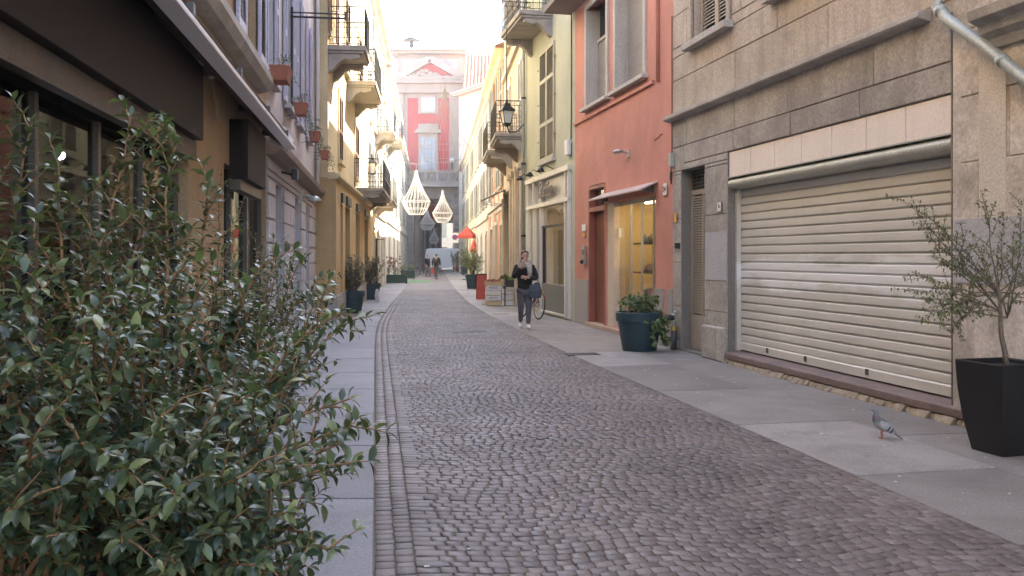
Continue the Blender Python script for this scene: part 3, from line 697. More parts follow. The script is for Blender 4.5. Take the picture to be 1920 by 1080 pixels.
for z in (.785, 1.285, 1.885):
    for j in range(8):
        u = L*(.31 + .46*j/8); h_ = rg.uniform(.1,.26)
        c = rg.choice([(.5,.42,.3),(.25,.2,.16),(.6,.55,.5),(.45,.2,.15),(.2,.25,.3)])
        o = MB().lathe([(.05,0),(.075,h_*.3),(.07,h_*.7),(.03,h_*.85),(.035,h_)], 10, (u,-.58,z)).build('shop_ware', flat('ware', c, .3), sw, smooth=True)
aw = thing('metal_canopy', 'small rosy metal canopy over the pink house shop window', 'canopy', P_.W(sh[0],0,0), P_.root.rotation_euler.z)
MB().prism_u([(0,2.98),(.36,2.83),(.36,2.80),(.34,2.80),(0,2.955)], -.12, L+.14).build('sheet', surf('rosy_metal', (.50,.40,.36), .5, .15, 2), aw, bevel=.003)
for u in (.1, L-.1): MB().prism_u([(.0,2.78),(.3,2.82),(0,2.94)], u, u+.02).build('bracket', M['steel_dark'], aw)
plate(P_, 'house_number', 'white enamel number 24 plate on the pink wall', 1247, 355, .17, .21, M['enamel'], '24', M['ink'], size=.13)
plate(P_, 'name_plate', 'white nameplate panel beside the brown street door', 1095, 427, .3, .16, M['enamel'], cat='plate')
t_ = plate(P_, 'yellow_notice', 'small ochre notice under the white nameplate', 1095, 441, .2, .1, M['orange'], cat='notice')
t_ = plate(P_, 'intercom_panel', 'grey steel intercom with round camera beside the brown door', 1096, 478, .26, .42, M['steel'], cat='intercom', th=.04)
k = MB()
for q in range(4): k.box(-.07,.07,-.05,-.041,.06+q*.03-.05,.075+q*.03-.05)
k.build('buttons', M['ink'], t_); MB().sphere((-.02,-.06,-.16), .05).build('camera_dome', M['iron'], t_, smooth=True)
u, z = P_.P(1161, 285, .2); t_ = thing('wall_spotlight', 'grey oval wall light on the pink plaster', 'wall light', P_.W(u,0,z), P_.root.rotation_euler.z)
MB().tube([(0,0,-.02),(0,.12,.0),(.0,.2,.02)], .02, 8).build('arm', M['steel'], t_); MB().sphere((.1,.2,.02), .085, 14, 8, (2.3,1,.55)).build('lamp_head', M['zinc'], t_, smooth=True); MB().box(-.05,.05,0,.02,-.1,.05).build('wall_plate', M['zinc'], t_)
cr = MB(); u, z = P_.P(1240,255,.004); pts = [(u+.35-.06*i+0, .006, z-.05+rng.uniform(-.02,.02)+.012*i) for i in range(8)]
cr.tube(pts, .006, 4).build('crack', flat('crack_dark', (.16,.06,.045), .9), P_.root)
P_.box('balcony_slab', surf('grey_slab', (.2,.18,.17), .8), P_.L-1.7, P_.L+.2, .05, .75, 7.55, 7.7, bevel=.01)

# ------------------------------------------------------------------ pale green house with shopfront
M['green_w'] = surf('pale_green_plaster', (.45,.46,.36), .85, .1, .8, stain=.2, streak=.25, bump=.15)
M['cream_metal'] = surf('cream_metal', (.66,.63,.56), .45, .08, 2, streak=.2, metal=.1)
M['shut_green'] = surf('cream_green_shutter', (.40,.40,.31), .6, .12, 2, streak=.2)
M['shut_dk'] = surf('dark_louvre_blade', (.17,.165,.13), .7)
M['balc_stone'] = surf('balcony_stone', (.33,.30,.27), .85, .2, 2, stain=.5, streak=.4, bump=.3)
Gh = House('green_house', 'pale green plastered house with cream shopfront and closed louvred shutters', (wr(22.16),22.16), (wr(27.8),27.8))
fr0, fr1 = Gh.U(1071), Gh.U(991); gz = 3.85
wu = (Gh.U(1041), Gh.U(1014))
HG = [(fr0,fr1,.05,gz),(*wu,4.25,7.35),(Gh.uY(24.4),Gh.uY(25.6),8.2,10.6)]
Gh.wall('wall', M['green_w'], 0, 16, HG, depth=.2); Gh.shell(M['green_w'], 16, v=-.004)
sf = thing('shopfront', 'cream metal shopfront with dark glass door and script sign', 'shopfront', Gh.W(fr0,0,0), Gh.root.rotation_euler.z); L = fr1-fr0
for a in (0, .33, L*.62, L*.80, L-.22, L-.07): MB().box(a,a+.075,-.05,.08,.05,gz).build('post', M['cream_metal'], sf, bevel=.006)
MB().box(-.05,L+.05,-.05,.11,gz-.1,gz+.03).build('lintel', M['cream_metal'], sf, bevel=.006); MB().box(0,L,-.05,.10,2.98,3.09).build('transom', M['cream_metal'], sf, bevel=.006); MB().box(.42,L*.62,-.04,.07,.06,.12).build('door_sill', M['cream_metal'], sf, bevel=.006)
MB().box(.08,.33,-.04,.02,.1,.7).box(.41,L*.62,-.045,.03,.1,.86).box(L*.8+.08,L-.22,-.04,.02,.1,.7).build('kick_panel', surf('grey_green_panel', (.14,.15,.14), .5, .1, 2), sf, bevel=.006)
for a, b, c, d in ((.08,.33,.7,2.98),(.41,L*.62,.86,2.4),(.41,L*.62,2.46,2.98),(L*.62+.08,L*.8,.1,2.98),(L*.8+.08,L-.22,.7,2.98),(.08,.33,3.09,gz-.1)):
    MB().box(a,b,-.022,-.016,c,d).build('pane', M['clear'], sf)
MB().box(.41,L*.62,-.04,.03,2.4,2.46).box(.5,.56,-.04,.028,.86,2.4).box(L*.62-.14,L*.62-.08,-.04,.028,.86,2.4).build('door_frame', M['iron'], sf)
MB().box(.41,L-.25,-.05,-.03,3.09,gz-.1).build('sign_board', surf('sign_board', (.42,.40,.35), .3, .15, 2), sf)
me = text_mesh('Valentina', .46, .012, .35, .0, 1.0, .004); q = link('script_lettering', me, flat('plum_letters', (.075,.045,.05), .4), sf)
q.rotation_euler = (R(90),0,math.pi); q.location = (L*.52,.07,3.42); q.scale = (1.0,1.25,1)
for a in (L*.38, L*.66, L*.93):
    o = MB().tube([(a,-.02,gz+.1),(a,.22,gz+.2),(a,.32,gz+.12)], .014, 6).build('lamp_arm', M['iron'], sf)
    MB().lathe([(.03,.12),(.07,.08),(.12,-.0),(.10,-.0),(.03,.06)], 14, (a,.34,gz+.02)).build('lamp_shade', M['iron'], o, smooth=True)
MB().sphere((L*.55,.35,1.28), .025).build('handle', M['steel'], sf); 
# goods and a warm wall inside
k = MB().quad((0,-2.2,.05),(L,-2.2,.05),(L,-2.2,3.8),(0,-2.2,3.8)); k.build('back_wall', surf('warm_back', (.40,.22,.12), .8, .4, 1.2), sf)
MB().box(.3,L-.3,-1.3,-1.22,3.0,3.05).build('ceiling_lamp', emis('shop_lamp2', (1,.72,.4), 4), sf)
for j in range(5): MB().box(.45+j*.28,.6+j*.28,-.55,-.4,.1,.5+.25*(j % 3)).build('display_box', flat('display', rng.choice([(.35,.12,.1),(.5,.45,.4),(.15,.12,.1)]), .5), sf)
for h_ in (0,):
    a, b = wu; Gh.shutter(a, (a+b)/2-.004, 4.25, 7.35, M['shut_green'], v=.01, rails=(0,.33,.72,1), bmat=M['shut_dk']); Gh.shutter((a+b)/2+.004, b, 4.25, 7.35, M['shut_green'], v=.01, rails=(0,.33,.72,1), bmat=M['shut_dk'])
    Gh.box('window_sill', M['frame_gr'], a-.06, b+.06, .0, .1, 4.16, 4.245)
    for z in (5.9, 4.85, 6.9):
        for s_, uu in ((-1,a),(1,b)): Gh.part('shutter_stay', MB().tube([(uu,.02,z),(uu+s_*.22,.05,z)], .014, 5), M['iron'])
Gh.balcony(Gh.uY(24.35), Gh.uY(27.1), 8.2, .92, stone=M['balc_stone'], corbels=2, mesh_step=.15)
bx = thing('meter_box', 'white rounded alarm box with black cable on the green wall', 'alarm box', Gh.W(*[Gh.P(1066,277,.05)[0],.01,Gh.P(1066,277,.05)[1]]), Gh.root.rotation_euler.z)
MB().box(-.13,.13,0,.12,-.2,.2).build('casing', M['white'], bx, bevel=.03)
MB().tube([(-.05,.03,.18),(-.16,.02,.2),(-.2,.02,.9),(-.2,.02,4.5)], .016, 6).tube([(-.1,.05,-.2),(-.22,.03,-.24),(-.24,.03,.1)], .012, 6).build('cable', M['iron'], bx)
dp = thing('grey_downpipe', 'grey metal downpipe at the far edge of the green house', 'downpipe', Gh.W(Gh.L-.12,.09,0), 0)
MB().tube([(0,0,.1),(0,0,14)], .055, 12).build('pipe', M['zinc'], dp, smooth=True)
for z in (2.2, 4.4, 6.4): MB().lathe([(.075,z),(.075,z+.06)], 12).build('clamp', M['iron'], dp)
# street lantern hung beneath the balcony
p = AT(950, 215, 25.6); ln = thing('street_lantern', 'black four-sided street lantern hanging by a rod beneath the balcony', 'lantern', (p.x,p.y,p.z), R(20))
def lantern(ln, s=1, on=False, gl=None):
    k = MB()
    for i in range(4):
        a = math.pi/4+i*math.pi/2; k.tube([(.13*s*math.cos(a),.13*s*math.sin(a),-.26*s),(.22*s*math.cos(a),.22*s*math.sin(a),.1*s)], .012*s, 5)
    k.lathe([(.13*s,-.3*s),(.15*s,-.26*s),(.15*s,-.24*s)], 4, a0=math.pi/4); k.build('cage', M['iron'], ln)
    MB().lathe([(.27*s,.09*s),(.27*s,.12*s),(.16*s,.22*s),(.13*s,.23*s),(.12*s,.3*s),(.04*s,.34*s),(.03*s,.42*s)], 4, a0=math.pi/4).build('cap', M['iron'], ln)
    MB().lathe([(.118*s,-.24*s),(.205*s,.09*s)], 4, a0=math.pi/4).build('glass', gl or surf('milky_glass', (.62,.60,.52), .3, .05), ln)
lantern(ln); MB().tube([(0,0,.42),(0,0,8.06-p.z)], .016, 6).build('rod', M['iron'], ln)
MB().tube([(0,0,-.3),(.1,.05,-.5),(.35,.1,-.45),(.6,.2,-.2)], .018, 6).lathe([(.0005,-.36),(.03,-.33),(.05,-.3)], 8).build('scroll_bracket', M['iron'], ln)
# ------------------------------------------------------------------ right-hand side, farther down
def plaster(name, c, **k): return surf(name, c, .85, .18, .7, stain=.35, streak=.4, bump=.15, **k)
M['cream'] = plaster('cream_plaster', (.54,.47,.35)); M['orange_w'] = plaster('orange_plaster', (.55,.24,.11)); M['white_w'] = plaster('white_plaster', (.57,.52,.43))
M['yellow_w'] = plaster('pale_yellow_plaster', (.66,.56,.34)); M['shut_brown'] = surf('brown_shutter', (.16,.09,.06), .6); M['shut_gr'] = surf('grey_shutter', (.27,.28,.25), .6)
M['tan_stone'] = surf('tan_stone', (.50,.43,.34), .8, .15, 2, stain=.2, streak=.2)
M['wood_dk'] = surf('dark_wood', (.09,.06,.045), .5)
def dress(h, floors, n, ww, wh, shut, trim, skip=(), closed=True, u_off=0, leaf=True, base=None):
    """regular upper windows: opening, window, shutters, sill and surround"""
    holes = []; L = h.L
    for z in floors:
        for i in range(n):
            if (z, i) in skip: continue
            c = L*(i+.5)/n+u_off; holes.append((c-ww/2, c+ww/2, z, z+wh))
    return holes
def windows(h, holes, shut, trim, closed=True, glassframe=None):
    for k_, (a, b, c, d) in enumerate(holes):
        h.window(a, b, c, d, glassframe or M['white'], d=.14, nx=2, nz=3, fw=.05, sill=trim)
        k = MB().box(a-.12,a,.0,.04,c,d+.12).box(b,b+.12,0,.04,c,d+.12).box(a,b,0,.04,d,d+.12); h.part('window_surround', k, trim)
        if shut is None: continue
        w_ = (b-a)/2
        if closed if isinstance(closed, bool) else closed[k_ % len(closed)]:
            h.shutter(a, a+w_-.004, c, d, shut, v=.0); h.shutter(a+w_+.004, b, c, d, shut, v=.0)
        else:
            h.shutter(a-w_-.13, a-.13, c, d, shut, v=.045); h.shutter(b+.13, b+w_+.13, c, d, shut, v=.045)
def doorway(h, a, b, z1, frame, leaf, name='doorway', glazed=False, arch=None):
    k = MB().box(a-.16,a-.004,.0,.05,0,z1+.16).box(b+.004,b+.16,0,.05,0,z1+.16).box(a-.004,b+.004,0,.05,z1+.004,z1+.16); o = h.part(name, k, frame)
    m_ = (a+b)/2
    for p, q in ((a,m_-.006),(m_+.006,b)): MB().box(p,q,-.2,-.15,.03,z1).build('door_leaf', M['glass'] if glazed else leaf, o)
    if glazed: MB().box(a,a+.06,-.2,-.14,.03,z1).box(b-.06,b,-.2,-.14,.03,z1).box(m_-.03,m_+.03,-.2,-.14,.03,z1).box(a,b,-.202,-.138,.03,.35).build('door_frame', leaf, o)
    return o
# R4 cream house with stone portal
C4 = House('portal_house', 'cream house with stone pilasters and dark portal beside the green house', (wr(27.81),27.81), (wr(36.4),36.4))
po = (C4.U(960), C4.U(946)); d2 = (C4.U(942.5), C4.U(931))
bd = [(C4.uY(28.5),C4.uY(29.9),5.5,8.0),(C4.uY(33),C4.uY(34.4),5.5,8.0)]
up4 = [(a,b,9.3,11.2) for a,b,c,d in bd]
C4.wall('wall', M['cream'], 0, 12.2, [(*po,0.02,4.05),(*d2,.02,3.5)]+bd+up4, depth=.25); C4.shell(M['cream'], 12.2, v=-.004)
doorway(C4, *po, 4.05, M['tan_stone'], M['wood_dk'], 'portal'); doorway(C4, *d2, 3.5, M['tan_stone'], M['shut_green'], 'shop_door')
for px in (983, 976, 968, 962):
    u = C4.U(px); o = C4.box('pilaster', M['tan_stone'], u-.17, u+.17, .0, .14 if px != 976 else .2, 0, 4.3, bevel=.02)
    MB().box(u-.22,u+.22,0,.2,0,.5).build('pilaster_base', M['tan_stone'], o, bevel=.02); MB().box(u-.22,u+.22,0,.22,4.3,4.5).build('capital', M['tan_stone'], o, bevel=.02)
windows(C4, bd+up4, M['white'], M['cream'], closed=[True,True,False])
C4.balcony(C4.uY(27.95), C4.uY(30.6), 5.42, .92, stone=M['balc_stone']); C4.balcony(C4.uY(32.4), C4.uY(35.6), 5.42, .92, stone=M['balc_stone'])
C4.box('string_course', M['tan_stone'], 0, C4.L, 0, .12, 8.5, 8.7, bevel=.02)
aw = thing('beige_awning', 'beige canvas awning pulled out over the greengrocer', 'awning', C4.W(po[1],0,0), C4.root.rotation_euler.z)
a = C4.uY(36.3)-po[1]; b = -1.2
MB().add([(b,.05,4.2),(a,.05,4.2),(a,1.0,3.75),(b,1.0,3.75),(b,1.0,3.55),(a,1.0,3.55),(b,.05,4.19),(a,.05,4.19)], [(0,1,2,3),(3,2,5,4)]).build('canvas', surf('beige_canvas', (.42,.34,.24), .9, .15, 3), aw)
for u in (b+.02, a-.02): MB().tube([(u,.02,3.6),(u,1.0,3.72)], .015, 5).build('arm', M['steel'], aw)
# R5 orange house
C5 = House('orange_house', 'orange and white striped house past the crates', (wr(36.41),36.41), (wr(47),47))
g5 = [(C5.L*.04,C5.L*.16,.02,2.9),(C5.L*.33,C5.L*.48,.02,3.0),(C5.L*.62,C5.L*.8,.02,2.9)]
h5 = dress(C5, (4.5, 7.5), 4, 1.05, 2.1, None, None)
C5.wall('wall', M['white_w'], 0, 10.1, g5+h5); C5.shell(M['white_w'], 10.1, v=-.004)
for a, b in ((0,.05),(.17,.32),(.49,.61),(.81,.99)): C5.box('orange_wall_panel', M['orange_w'], C5.L*a+.17, C5.L*b-.17 if b-a > .06 else C5.L*b-.2, 0, .02, .5, 3.6)
for i in range(4): C5.box('orange_wall_panel', M['orange_w'], C5.L*i/4+.05, C5.L*i/4+.5, 0, .02, 4.0, 9.6)
windows(C5, h5, M['shut_gr'], M['white_w'], closed=[False,True,True])
for a, b, c, d in g5: doorway(C5, a, b, d, M['white_w'], M['wood_dk'], glazed=True)
C5.part('cornice', MB().prism_u([(0,9.55),(.12,9.6),(.2,9.8),(.38,9.9),(.4,10.08),(0,10.09)], 0, C5.L), M['yellow_w']); C5.box('string_course', M['tan_stone'], 0, C5.L, 0, .1, 3.75, 3.92)
# R6 row
def row_house(name, label, a, b, mat, hgt, n, floors, shut, trim, right, doors=(.12,.45,.78), wh=2.0, ww=1.0, closed=(True,False,True), dcol=None, corn=None):
    P0, P1 = ((wr(a),a),(wr(b),b)) if right else ((wl(b),b),(wl(a),a))
    h = House(name, label, P0, P1); hol = dress(h, floors, n, ww, wh, None, None)
    gd = [(h.L*f-.55,h.L*f+.55,.02,2.8) for f in doors]
    h.wall('wall', mat, 0, hgt, gd+hol); h.shell(mat, hgt, v=-.004); windows(h, hol, shut, trim, closed=list(closed))
    for g_ in gd: doorway(h, g_[0], g_[1], g_[3], trim, dcol or M['wood_dk'], glazed=True)
    h.part('cornice', MB().prism_u([(0,hgt-.5),(.1,hgt-.45),(.18,hgt-.28),(.36,hgt-.2),(.38,hgt-.02),(0,hgt-.01)], 0, h.L), corn or trim)
    h.box('string_course', trim, 0, h.L, 0, .09, floors[0]-.75, floors[0]-.58)
    return h
R6 = row_house('white_row_house', 'cream white house with grey shutters behind the potted plants', 47.01, 62, M['white_w'], 10.1, 5, (4.3,7.3), M['shut_gr'], M['tan_stone'], True)
R7 = row_house('yellow_row_house', 'pale yellow house behind the small red umbrella', 62.01, 82, M['yellow_w'], 10.3, 6, (4.4,7.4), M['shut_gr'], M['white_w'], True)
R8 = row_house('grey_row_house', 'pale grey house joined to the gateway', 82.01, 103.6, M['white_w'], 10.6, 6, (4.6,7.6), M['shut_gr'], M['tan_stone'], True)
# tall tiled roof house set behind the row
e0 = AT(853, 172, 92); e1 = AT(937, 139, 83.8); zt_ = 18.3
T7 = House('tiled_roof_house', 'tall cream house with ribbed red tile roof beside the gateway', (e1.x+.6,e1.y+1.0), (e0.x+.35,e0.y+.9))
T7.wall('wall', M['white_w'], 0, zt_, [(1.6,2.6,13.2,15.6)]); 
T7.part('side_wall', MB().quad((0,0,0),(0,-14,0),(0,-14,zt_),(0,0,zt_)).quad((T7.L,0,0),(T7.L,-14,0),(T7.L,-14,zt_),(T7.L,0,zt_)), M['white_w'])
windows(T7, [(1.6,2.6,13.2,15.6)], M['yellow_w'], M['yellow_w'])
T7.part('roof', MB().box(-.4,T7.L+.45,-6,.6,zt_-.02,zt_+.12), M['rooftile'])
hx0, hx1 = ray(866)*95, 9.0; hz0, hz1 = 17.2, 24.2
hall = thing('tiled_hall', 'tall hall with ribbed red tile roof rising behind the row beside the palace', 'building', (hx0,95,0))
W_ = hx1-hx0; MB().box(0.2,W_,.5,14,0,hz0-.05).build('wall', M['white_w'], hall)
MB().add([(0,0,hz0),(W_,0,hz0),(W_,6.5,hz1),(0,6.5,hz1),(W_,14,hz0),(0,14,hz0)], [(0,1,2,3),(3,2,4,5),(0,3,5),(1,4,2),(0,5,4,1)]).build('roof', M['rooftile'], hall)
rfh = [q for q in hall.children if q.name.startswith('roof')][0]
for i in range(34):
    u = .15+.38*i; MB().tube([(u,-.05,hz0+.03),(u,6.5,hz1+.05)], .13, 6).build('tile_rib', M['rooftile'], rfh)
T7.part('eaves', MB().box(-.4,T7.L+.45,.0,.58,zt_-.3,zt_-.02), M['tan_stone']); T7.part('gutter', MB().tube([(-.6,.66,zt_-.04),(T7.L+.5,.66,zt_-.04)], .12, 8), M['zinc'])

# ------------------------------------------------------------------ gateway palace closing the street
YG = 104.0; K = YG/FPX
gx = lambda px: (px-CX)*K
gzz = lambda py: CH + (HY-py)*K
M['gate_stone'] = surf('gate_stone', (.46,.375,.31), .85, .18, .7, stain=.3, streak=.3, rnd=.25); M['gate_lt'] = surf('gate_trim', (.36,.285,.23), .8, .12, .8, streak=.2)
M['red_w'] = surf('red_plaster', (.42,.04,.045), .85, .1, .8, streak=.15)
gate = thing('gateway_palace', 'red and stone gateway palace with pediment and arched passage closing the street', 'building', (gx(808), YG, 0))
ox = gx(808); X = lambda px: gx(px)-ox
def gb(name, mat, x0, x1, y0, y1, v0, v1, parent=None, bevel=0):     # pixel box; v towards the camera
    return MB().box(X(x0),X(x1),-v1,-v0,gzz(y0),gzz(y1)).build(name, mat, parent or gate, bevel=bevel)
zA, zS = gzz(372), gzz(412); xa, xb = X(776), X(849); xc = (xa+xb)/2; ra = (xb-xa)/2; zS = zA - ra*.8
# front wall with an arched opening
k = MB(); x0, x1 = X(742), X(878); zt_ = gzz(345)
k.quad((x0,0,0),(xa,0,0),(xa,0,zt_),(x0,0,zt_)).quad((xb,0,0),(x1,0,0),(x1,0,zt_),(xb,0,zt_))
an = np.linspace(math.pi, 0, 17); arc = [(xc+ra*math.cos(q), zS+ra*.8*math.sin(q)) for q in an]
for (a, za), (b, zb) in zip(arc[:-1], arc[1:]): k.quad((a,0,za),(b,0,zb),(b,0,zt_),(a,0,zt_)); k.quad((a,0,za),(b,0,zb),(b,12,zb),(a,12,za))
k.quad((xa,0,0),(xa,12,0),(xa,12,zS),(xa,0,zS)).quad((xb,0,0),(xb,12,0),(xb,12,zS),(xb,0,zS))
k.build('ground_floor_wall', M['gate_stone'], gate)
# rusticated courses on the two piers
for a, b in ((742,774),(851,878)):
    z = .1
    while z < zt_-1.2:
        MB().cbox(X(a)+.03,X(b)-.03,-0.001,.1,z+.06,min(z+.62,zt_-.9)-.06,.05).build('rusticated_block', M['gate_stone'], gate).scale = (1,-1,1); z += .62
for q in range(9):                                      # voussoirs
    a0, a1 = math.pi*(q+.04)/9, math.pi*(q+.96)/9; pts = []
    for aa, rr in ((a0,1.0),(a1,1.0),(a1,1.32),(a0,1.32)): pts.append((xc+ra*rr*math.cos(aa), zS+ra*.8*rr*math.sin(aa)))
    MB().prism_v(pts, -.14, -.002).build('voussoir', M['gate_stone'], gate)
# passage: side columns, red lunette and lamp, opening towards a sunlit front
MB().box(xa,xc+.25,9,9.3,0,zS+.4).build('passage_screen', surf('dark_passage_wall', (.13,.12,.125), .8), gate)
for i in range(4): 
    MB().box(xa+.02,xa+.5,1+i*2.3,1.6+i*2.3,0,zS-.02).build('passage_pilaster', M['gate_stone'], gate); 
for i in range(3): MB().lathe([(.26,0),(.24,.4),(.2,.5),(.19,4.6),(.26,4.9),(.28,5.1)], 12, (xa+.95+i*.55,2.5+i*1.6,0)).build('column', surf('passage_column', (.22,.21,.22), .7), gate)
pts = [(xc+ra*.98*math.cos(q), zS+ra*.78*math.sin(q)) for q in np.linspace(math.pi, 0, 15)] + [(xb,zS-.4),(xa,zS-.4)]
MB().prism_v(pts, 4.0, 4.15).build('lunette', M['red_w'], gate)
MB().box(xa,xb,3.9,4.25,zS-.9,zS-.4).build('passage_beam', M['gate_stone'], gate)
# first floor and attic
gb('first_floor_wall', M['gate_lt'], 745, 876, 345, 172, -1.0, .0)
for a, b in ((764,784),(822,842)): gb('red_wall_panel', M['red_w'], a, b, 320, 184, .0, .04)
gb('red_wall_panel', M['red_w'], 784.1, 821.9, 232, 214, .0, .04)
for a in (750, 856): gb('pilaster', M['gate_lt'], a-6, a+7, 345, 176, .0, .3)
w_ = gb('window', M['gate_lt'], 788, 818, 213, 180, .0, .14); gb('pane', surf('pale_pane', (.45,.5,.55), .15, .1), 791, 802.3, 209, 184, .14, .16, w_); gb('pane', surf('pale_pane', (.45,.5,.55), .15, .1), 803.7, 815, 209, 184, .14, .16, w_)
w_ = gb('balcony_window', M['gate_lt'], 785, 821, 320, 250, .0, .16); gb('pane', surf('pane_grey', (.30,.36,.42), .15, .1), 790, 816, 318, 258, .16, .18, w_)
for c in (796.5, 803, 809.5): gb('glazing_bar', M['gate_lt'], c-.7, c+.7, 317, 259, .18, .22, w_)
for c in (275, 297): gb('glazing_bar', M['gate_lt'], 790.5, 815.5, c+.6, c-.6, .181, .215, w_)
pts = [(X(778)+.0,gzz(250)),(X(828),gzz(250))] + [(xq, gzz(247)+ .9*math.sin(math.pi*f)) for f, xq in ((f, X(828)+(X(778)-X(828))*f) for f in np.linspace(0,1,11))]
MB().prism_v(pts, -.5, -.0).build('curved_pediment', M['gate_lt'], gate)
gb('entablature', M['gate_lt'], 741, 876, 175, 158, -.2, .45); gb('entablature_cornice', M['gate_lt'], 737, 878, 157.8, 152, -.2, .9)
A0, A1, A2 = (X(739),gzz(152)), (X(876),gzz(152)), (X(807),gzz(113))
MB().prism_v([A0,A1,A2], -.35, .2).build('pediment', M['red_w'], gate)
for p, q in ((A0,A2),(A2,A1)):
    p, q = Vector(p), Vector(q); d = (q-p).normalized(); nn = Vector((-d.y,d.x)); MB().prism_v([p-nn*.35,q-nn*.35,q+nn*.38,p+nn*.38], -.95, .1).build('raking_cornice', M['gate_lt'], gate)
MB().box(A0[0],A1[0],-.9,.1,A0[1]-.05,A0[1]+.4).build('pediment_base', M['gate_lt'], gate)
k = MB(); rg = random.Random(3)
for i in range(26): k.sphere((X(807)+rg.gauss(0,1.0),-.42,gzz(146)+abs(rg.gauss(0,.35))), .28, 6, 4, (1,.4,.8))
k.build('pediment_relief', M['gate_lt'], gate)
gb('attic', M['gate_lt'], 745, 866, 152, 100, -3, -.6); gb('attic_panel', surf('pink_fresco', (.55,.33,.33), .8, .4, 1.2, stain=.5, stain_col=(.62,.52,.42)), 753, 857, 131, 109, -.6, -.55)
gb('attic_cornice', M['gate_lt'], 735, 872, 100, 92, -3.3, .1); gb('attic_cornice_lip', M['gate_lt'], 730, 876, 95, 91, -3.4, .35)
b_ = gb('balcony', M['gate_stone'], 752, 866, 352, 345, .0, 1.5)
gb('balustrade_rail', M['gate_lt'], 752.5, 865.5, 326, 322, 1.1, 1.45, b_); gb('balustrade_base', M['gate_lt'], 752.5, 865.5, 344.9, 341, 1.12, 1.43, b_)
for c in (756, 778, 800, 822, 844, 862): gb('balustrade_pier', M['gate_lt'], c-2.5, c+2.5, 340.8, 326.2, 1.1, 1.44, b_)
for c in np.arange(760, 861, 2.6):
    if min(abs(c-q) for q in (756,778,800,822,844,862)) > 3: MB().lathe([(.06,gzz(340.8)),(.1,gzz(337)),(.05,gzz(332)),(.07,gzz(326.2))], 6, (X(c),-1.28,0)).build('baluster', M['gate_lt'], b_)
for c in (757, 848):
    o = MB().tube([(X(c),0,gzz(312)),(X(c),-.4,gzz(318)),(X(c),-.5,gzz(306))], .06, 6).build('wall_lamp', M['iron'], gate); MB().sphere((X(c),-.5,gzz(301)), .3).build('lamp_globe', M['white'], o, smooth=True)
MB().box(X(742),X(878),1.02,14,gzz(345),gzz(101)).build('rear_block', M['gate_lt'], gate)
# bell-shaped siren on the roof
p = (gx(768), YG+2, gzz(92)); sn = thing('roof_siren', 'dark mushroom siren on a stem atop the palace roof', 'siren', p)
MB().lathe([(.35,0),(.35,.15),(.14,.25),(.12,.5),(.2,.7),(.3,.9),(.16,1.15),(.12,1.4)], 14).build('stem', M['iron'], sn, smooth=True)
MB().lathe([(.15,1.4),(.9,1.35),(1.05,1.45),(.7,1.65),(.3,1.7)], 18).build('hood', M['iron'], sn, smooth=True); MB().lathe([(.45,1.7),(.45,1.95),(.1,2.0)], 12).build('cap', M['zinc'], sn)
MB().tube([(0,0,2.0),(0,0,3.2)], .03, 6).build('mast', M['iron'], sn)
# sunlit front seen through the passage
bk = thing('far_white_building', 'sunlit white building seen through the arched passage', 'building', (gx(836), 126, 0))
MB().box(-9,9,0,6,0,15).build('wall', M['white_w'], bk)
for i in range(-4, 5):
    for z in (4.2, 8.2): o = MB().box(i*2-.5,i*2+.5,-.05,-.01,z,z+2).build('window', M['shut_gr'], bk)
    MB().box(i*2-.6,i*2+.6,-.06,-.012,.0,2.9).build('shop_door', M['wood_dk'], bk)
# ------------------------------------------------------------------ left-hand side
M['beige_w'] = plaster('beige_plaster', (.38,.27,.155)); M['lav'] = plaster('lavender_grey_plaster', (.47,.46,.475)); M['lav_paint'] = surf('lavender_paint', (.43,.42,.52), .5, .08, 2, streak=.2)
M['fascia'] = surf('dark_brown_fascia', (.011,.009,.008), .65, .25, 2, spec=.25, streak=.2); M['bronze'] = surf('bronze_frame', (.10,.085,.07), .4, .2, 2, metal=.3)
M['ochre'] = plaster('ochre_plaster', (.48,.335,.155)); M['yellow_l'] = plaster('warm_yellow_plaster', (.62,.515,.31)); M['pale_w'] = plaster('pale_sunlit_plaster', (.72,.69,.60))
LA = House('beige_shop_house', 'beige house with dark brown shop fascias and long retracted awning', (wl(13.2),13.2), (wl(-8),-8))
f1, f2 = LA.U(377,.12), LA.U(-700,.12)                 # first shop
s2a, s2b = LA.U(499), LA.U(418)                        # second shop
shA = (LA.U(352), LA.U(-700)); LH = [(*shA,.05,2.62),(s2a+.05,s2b-.05,.05,2.6)]
wA = [(LA.uY(12.1),LA.uY(10.9),4.25,6.6),(LA.uY(8.6),LA.uY(7.2),4.25,6.6),(LA.uY(4.6),LA.uY(3.2),4.25,6.6)]
LA.wall('wall', M['beige_w'], 0, 14, LH+wA, depth=.18); LA.shell(M['beige_w'], 14, v=-.004)
for a, b, c, d in wA:
    LA.window(a, b, c, d, M['white'], d=.12, nx=2, nz=3); LA.shutter(a-.62, a-.01, c, d, M['lav_paint'], v=.03); LA.shutter(b+.01, b+.62, c, d, M['lav_paint'], v=.03)
LA.part('string_course', MB().prism_u([(0,3.82),(.14,3.86),(.2,3.95),(.2,4.04),(0,4.08)], LA.uY(12.4), LA.L), M['trim_grey'], bevel=.006)
k = LA.box('fascia', M['fascia'], f1, f2, .0, .14, 2.6, 3.24, bevel=.006); LA.box('fascia_sill', surf('weathered_tan_metal', (.10,.085,.07), .6, .25, 4, stain=.5, stain_col=(.16,.09,.05)), shA[0]-.02, f2, .0, .07, 2.44, 2.596)
LA.box('fascia', M['fascia'], LA.U(498,.2), LA.U(430,.0), .0, .2, 2.46, 3.12, bevel=.006); LA.box('fascia_sill', M['bronze'], LA.U(490,.12), LA.U(430), .0, .12, 2.34, 2.456)
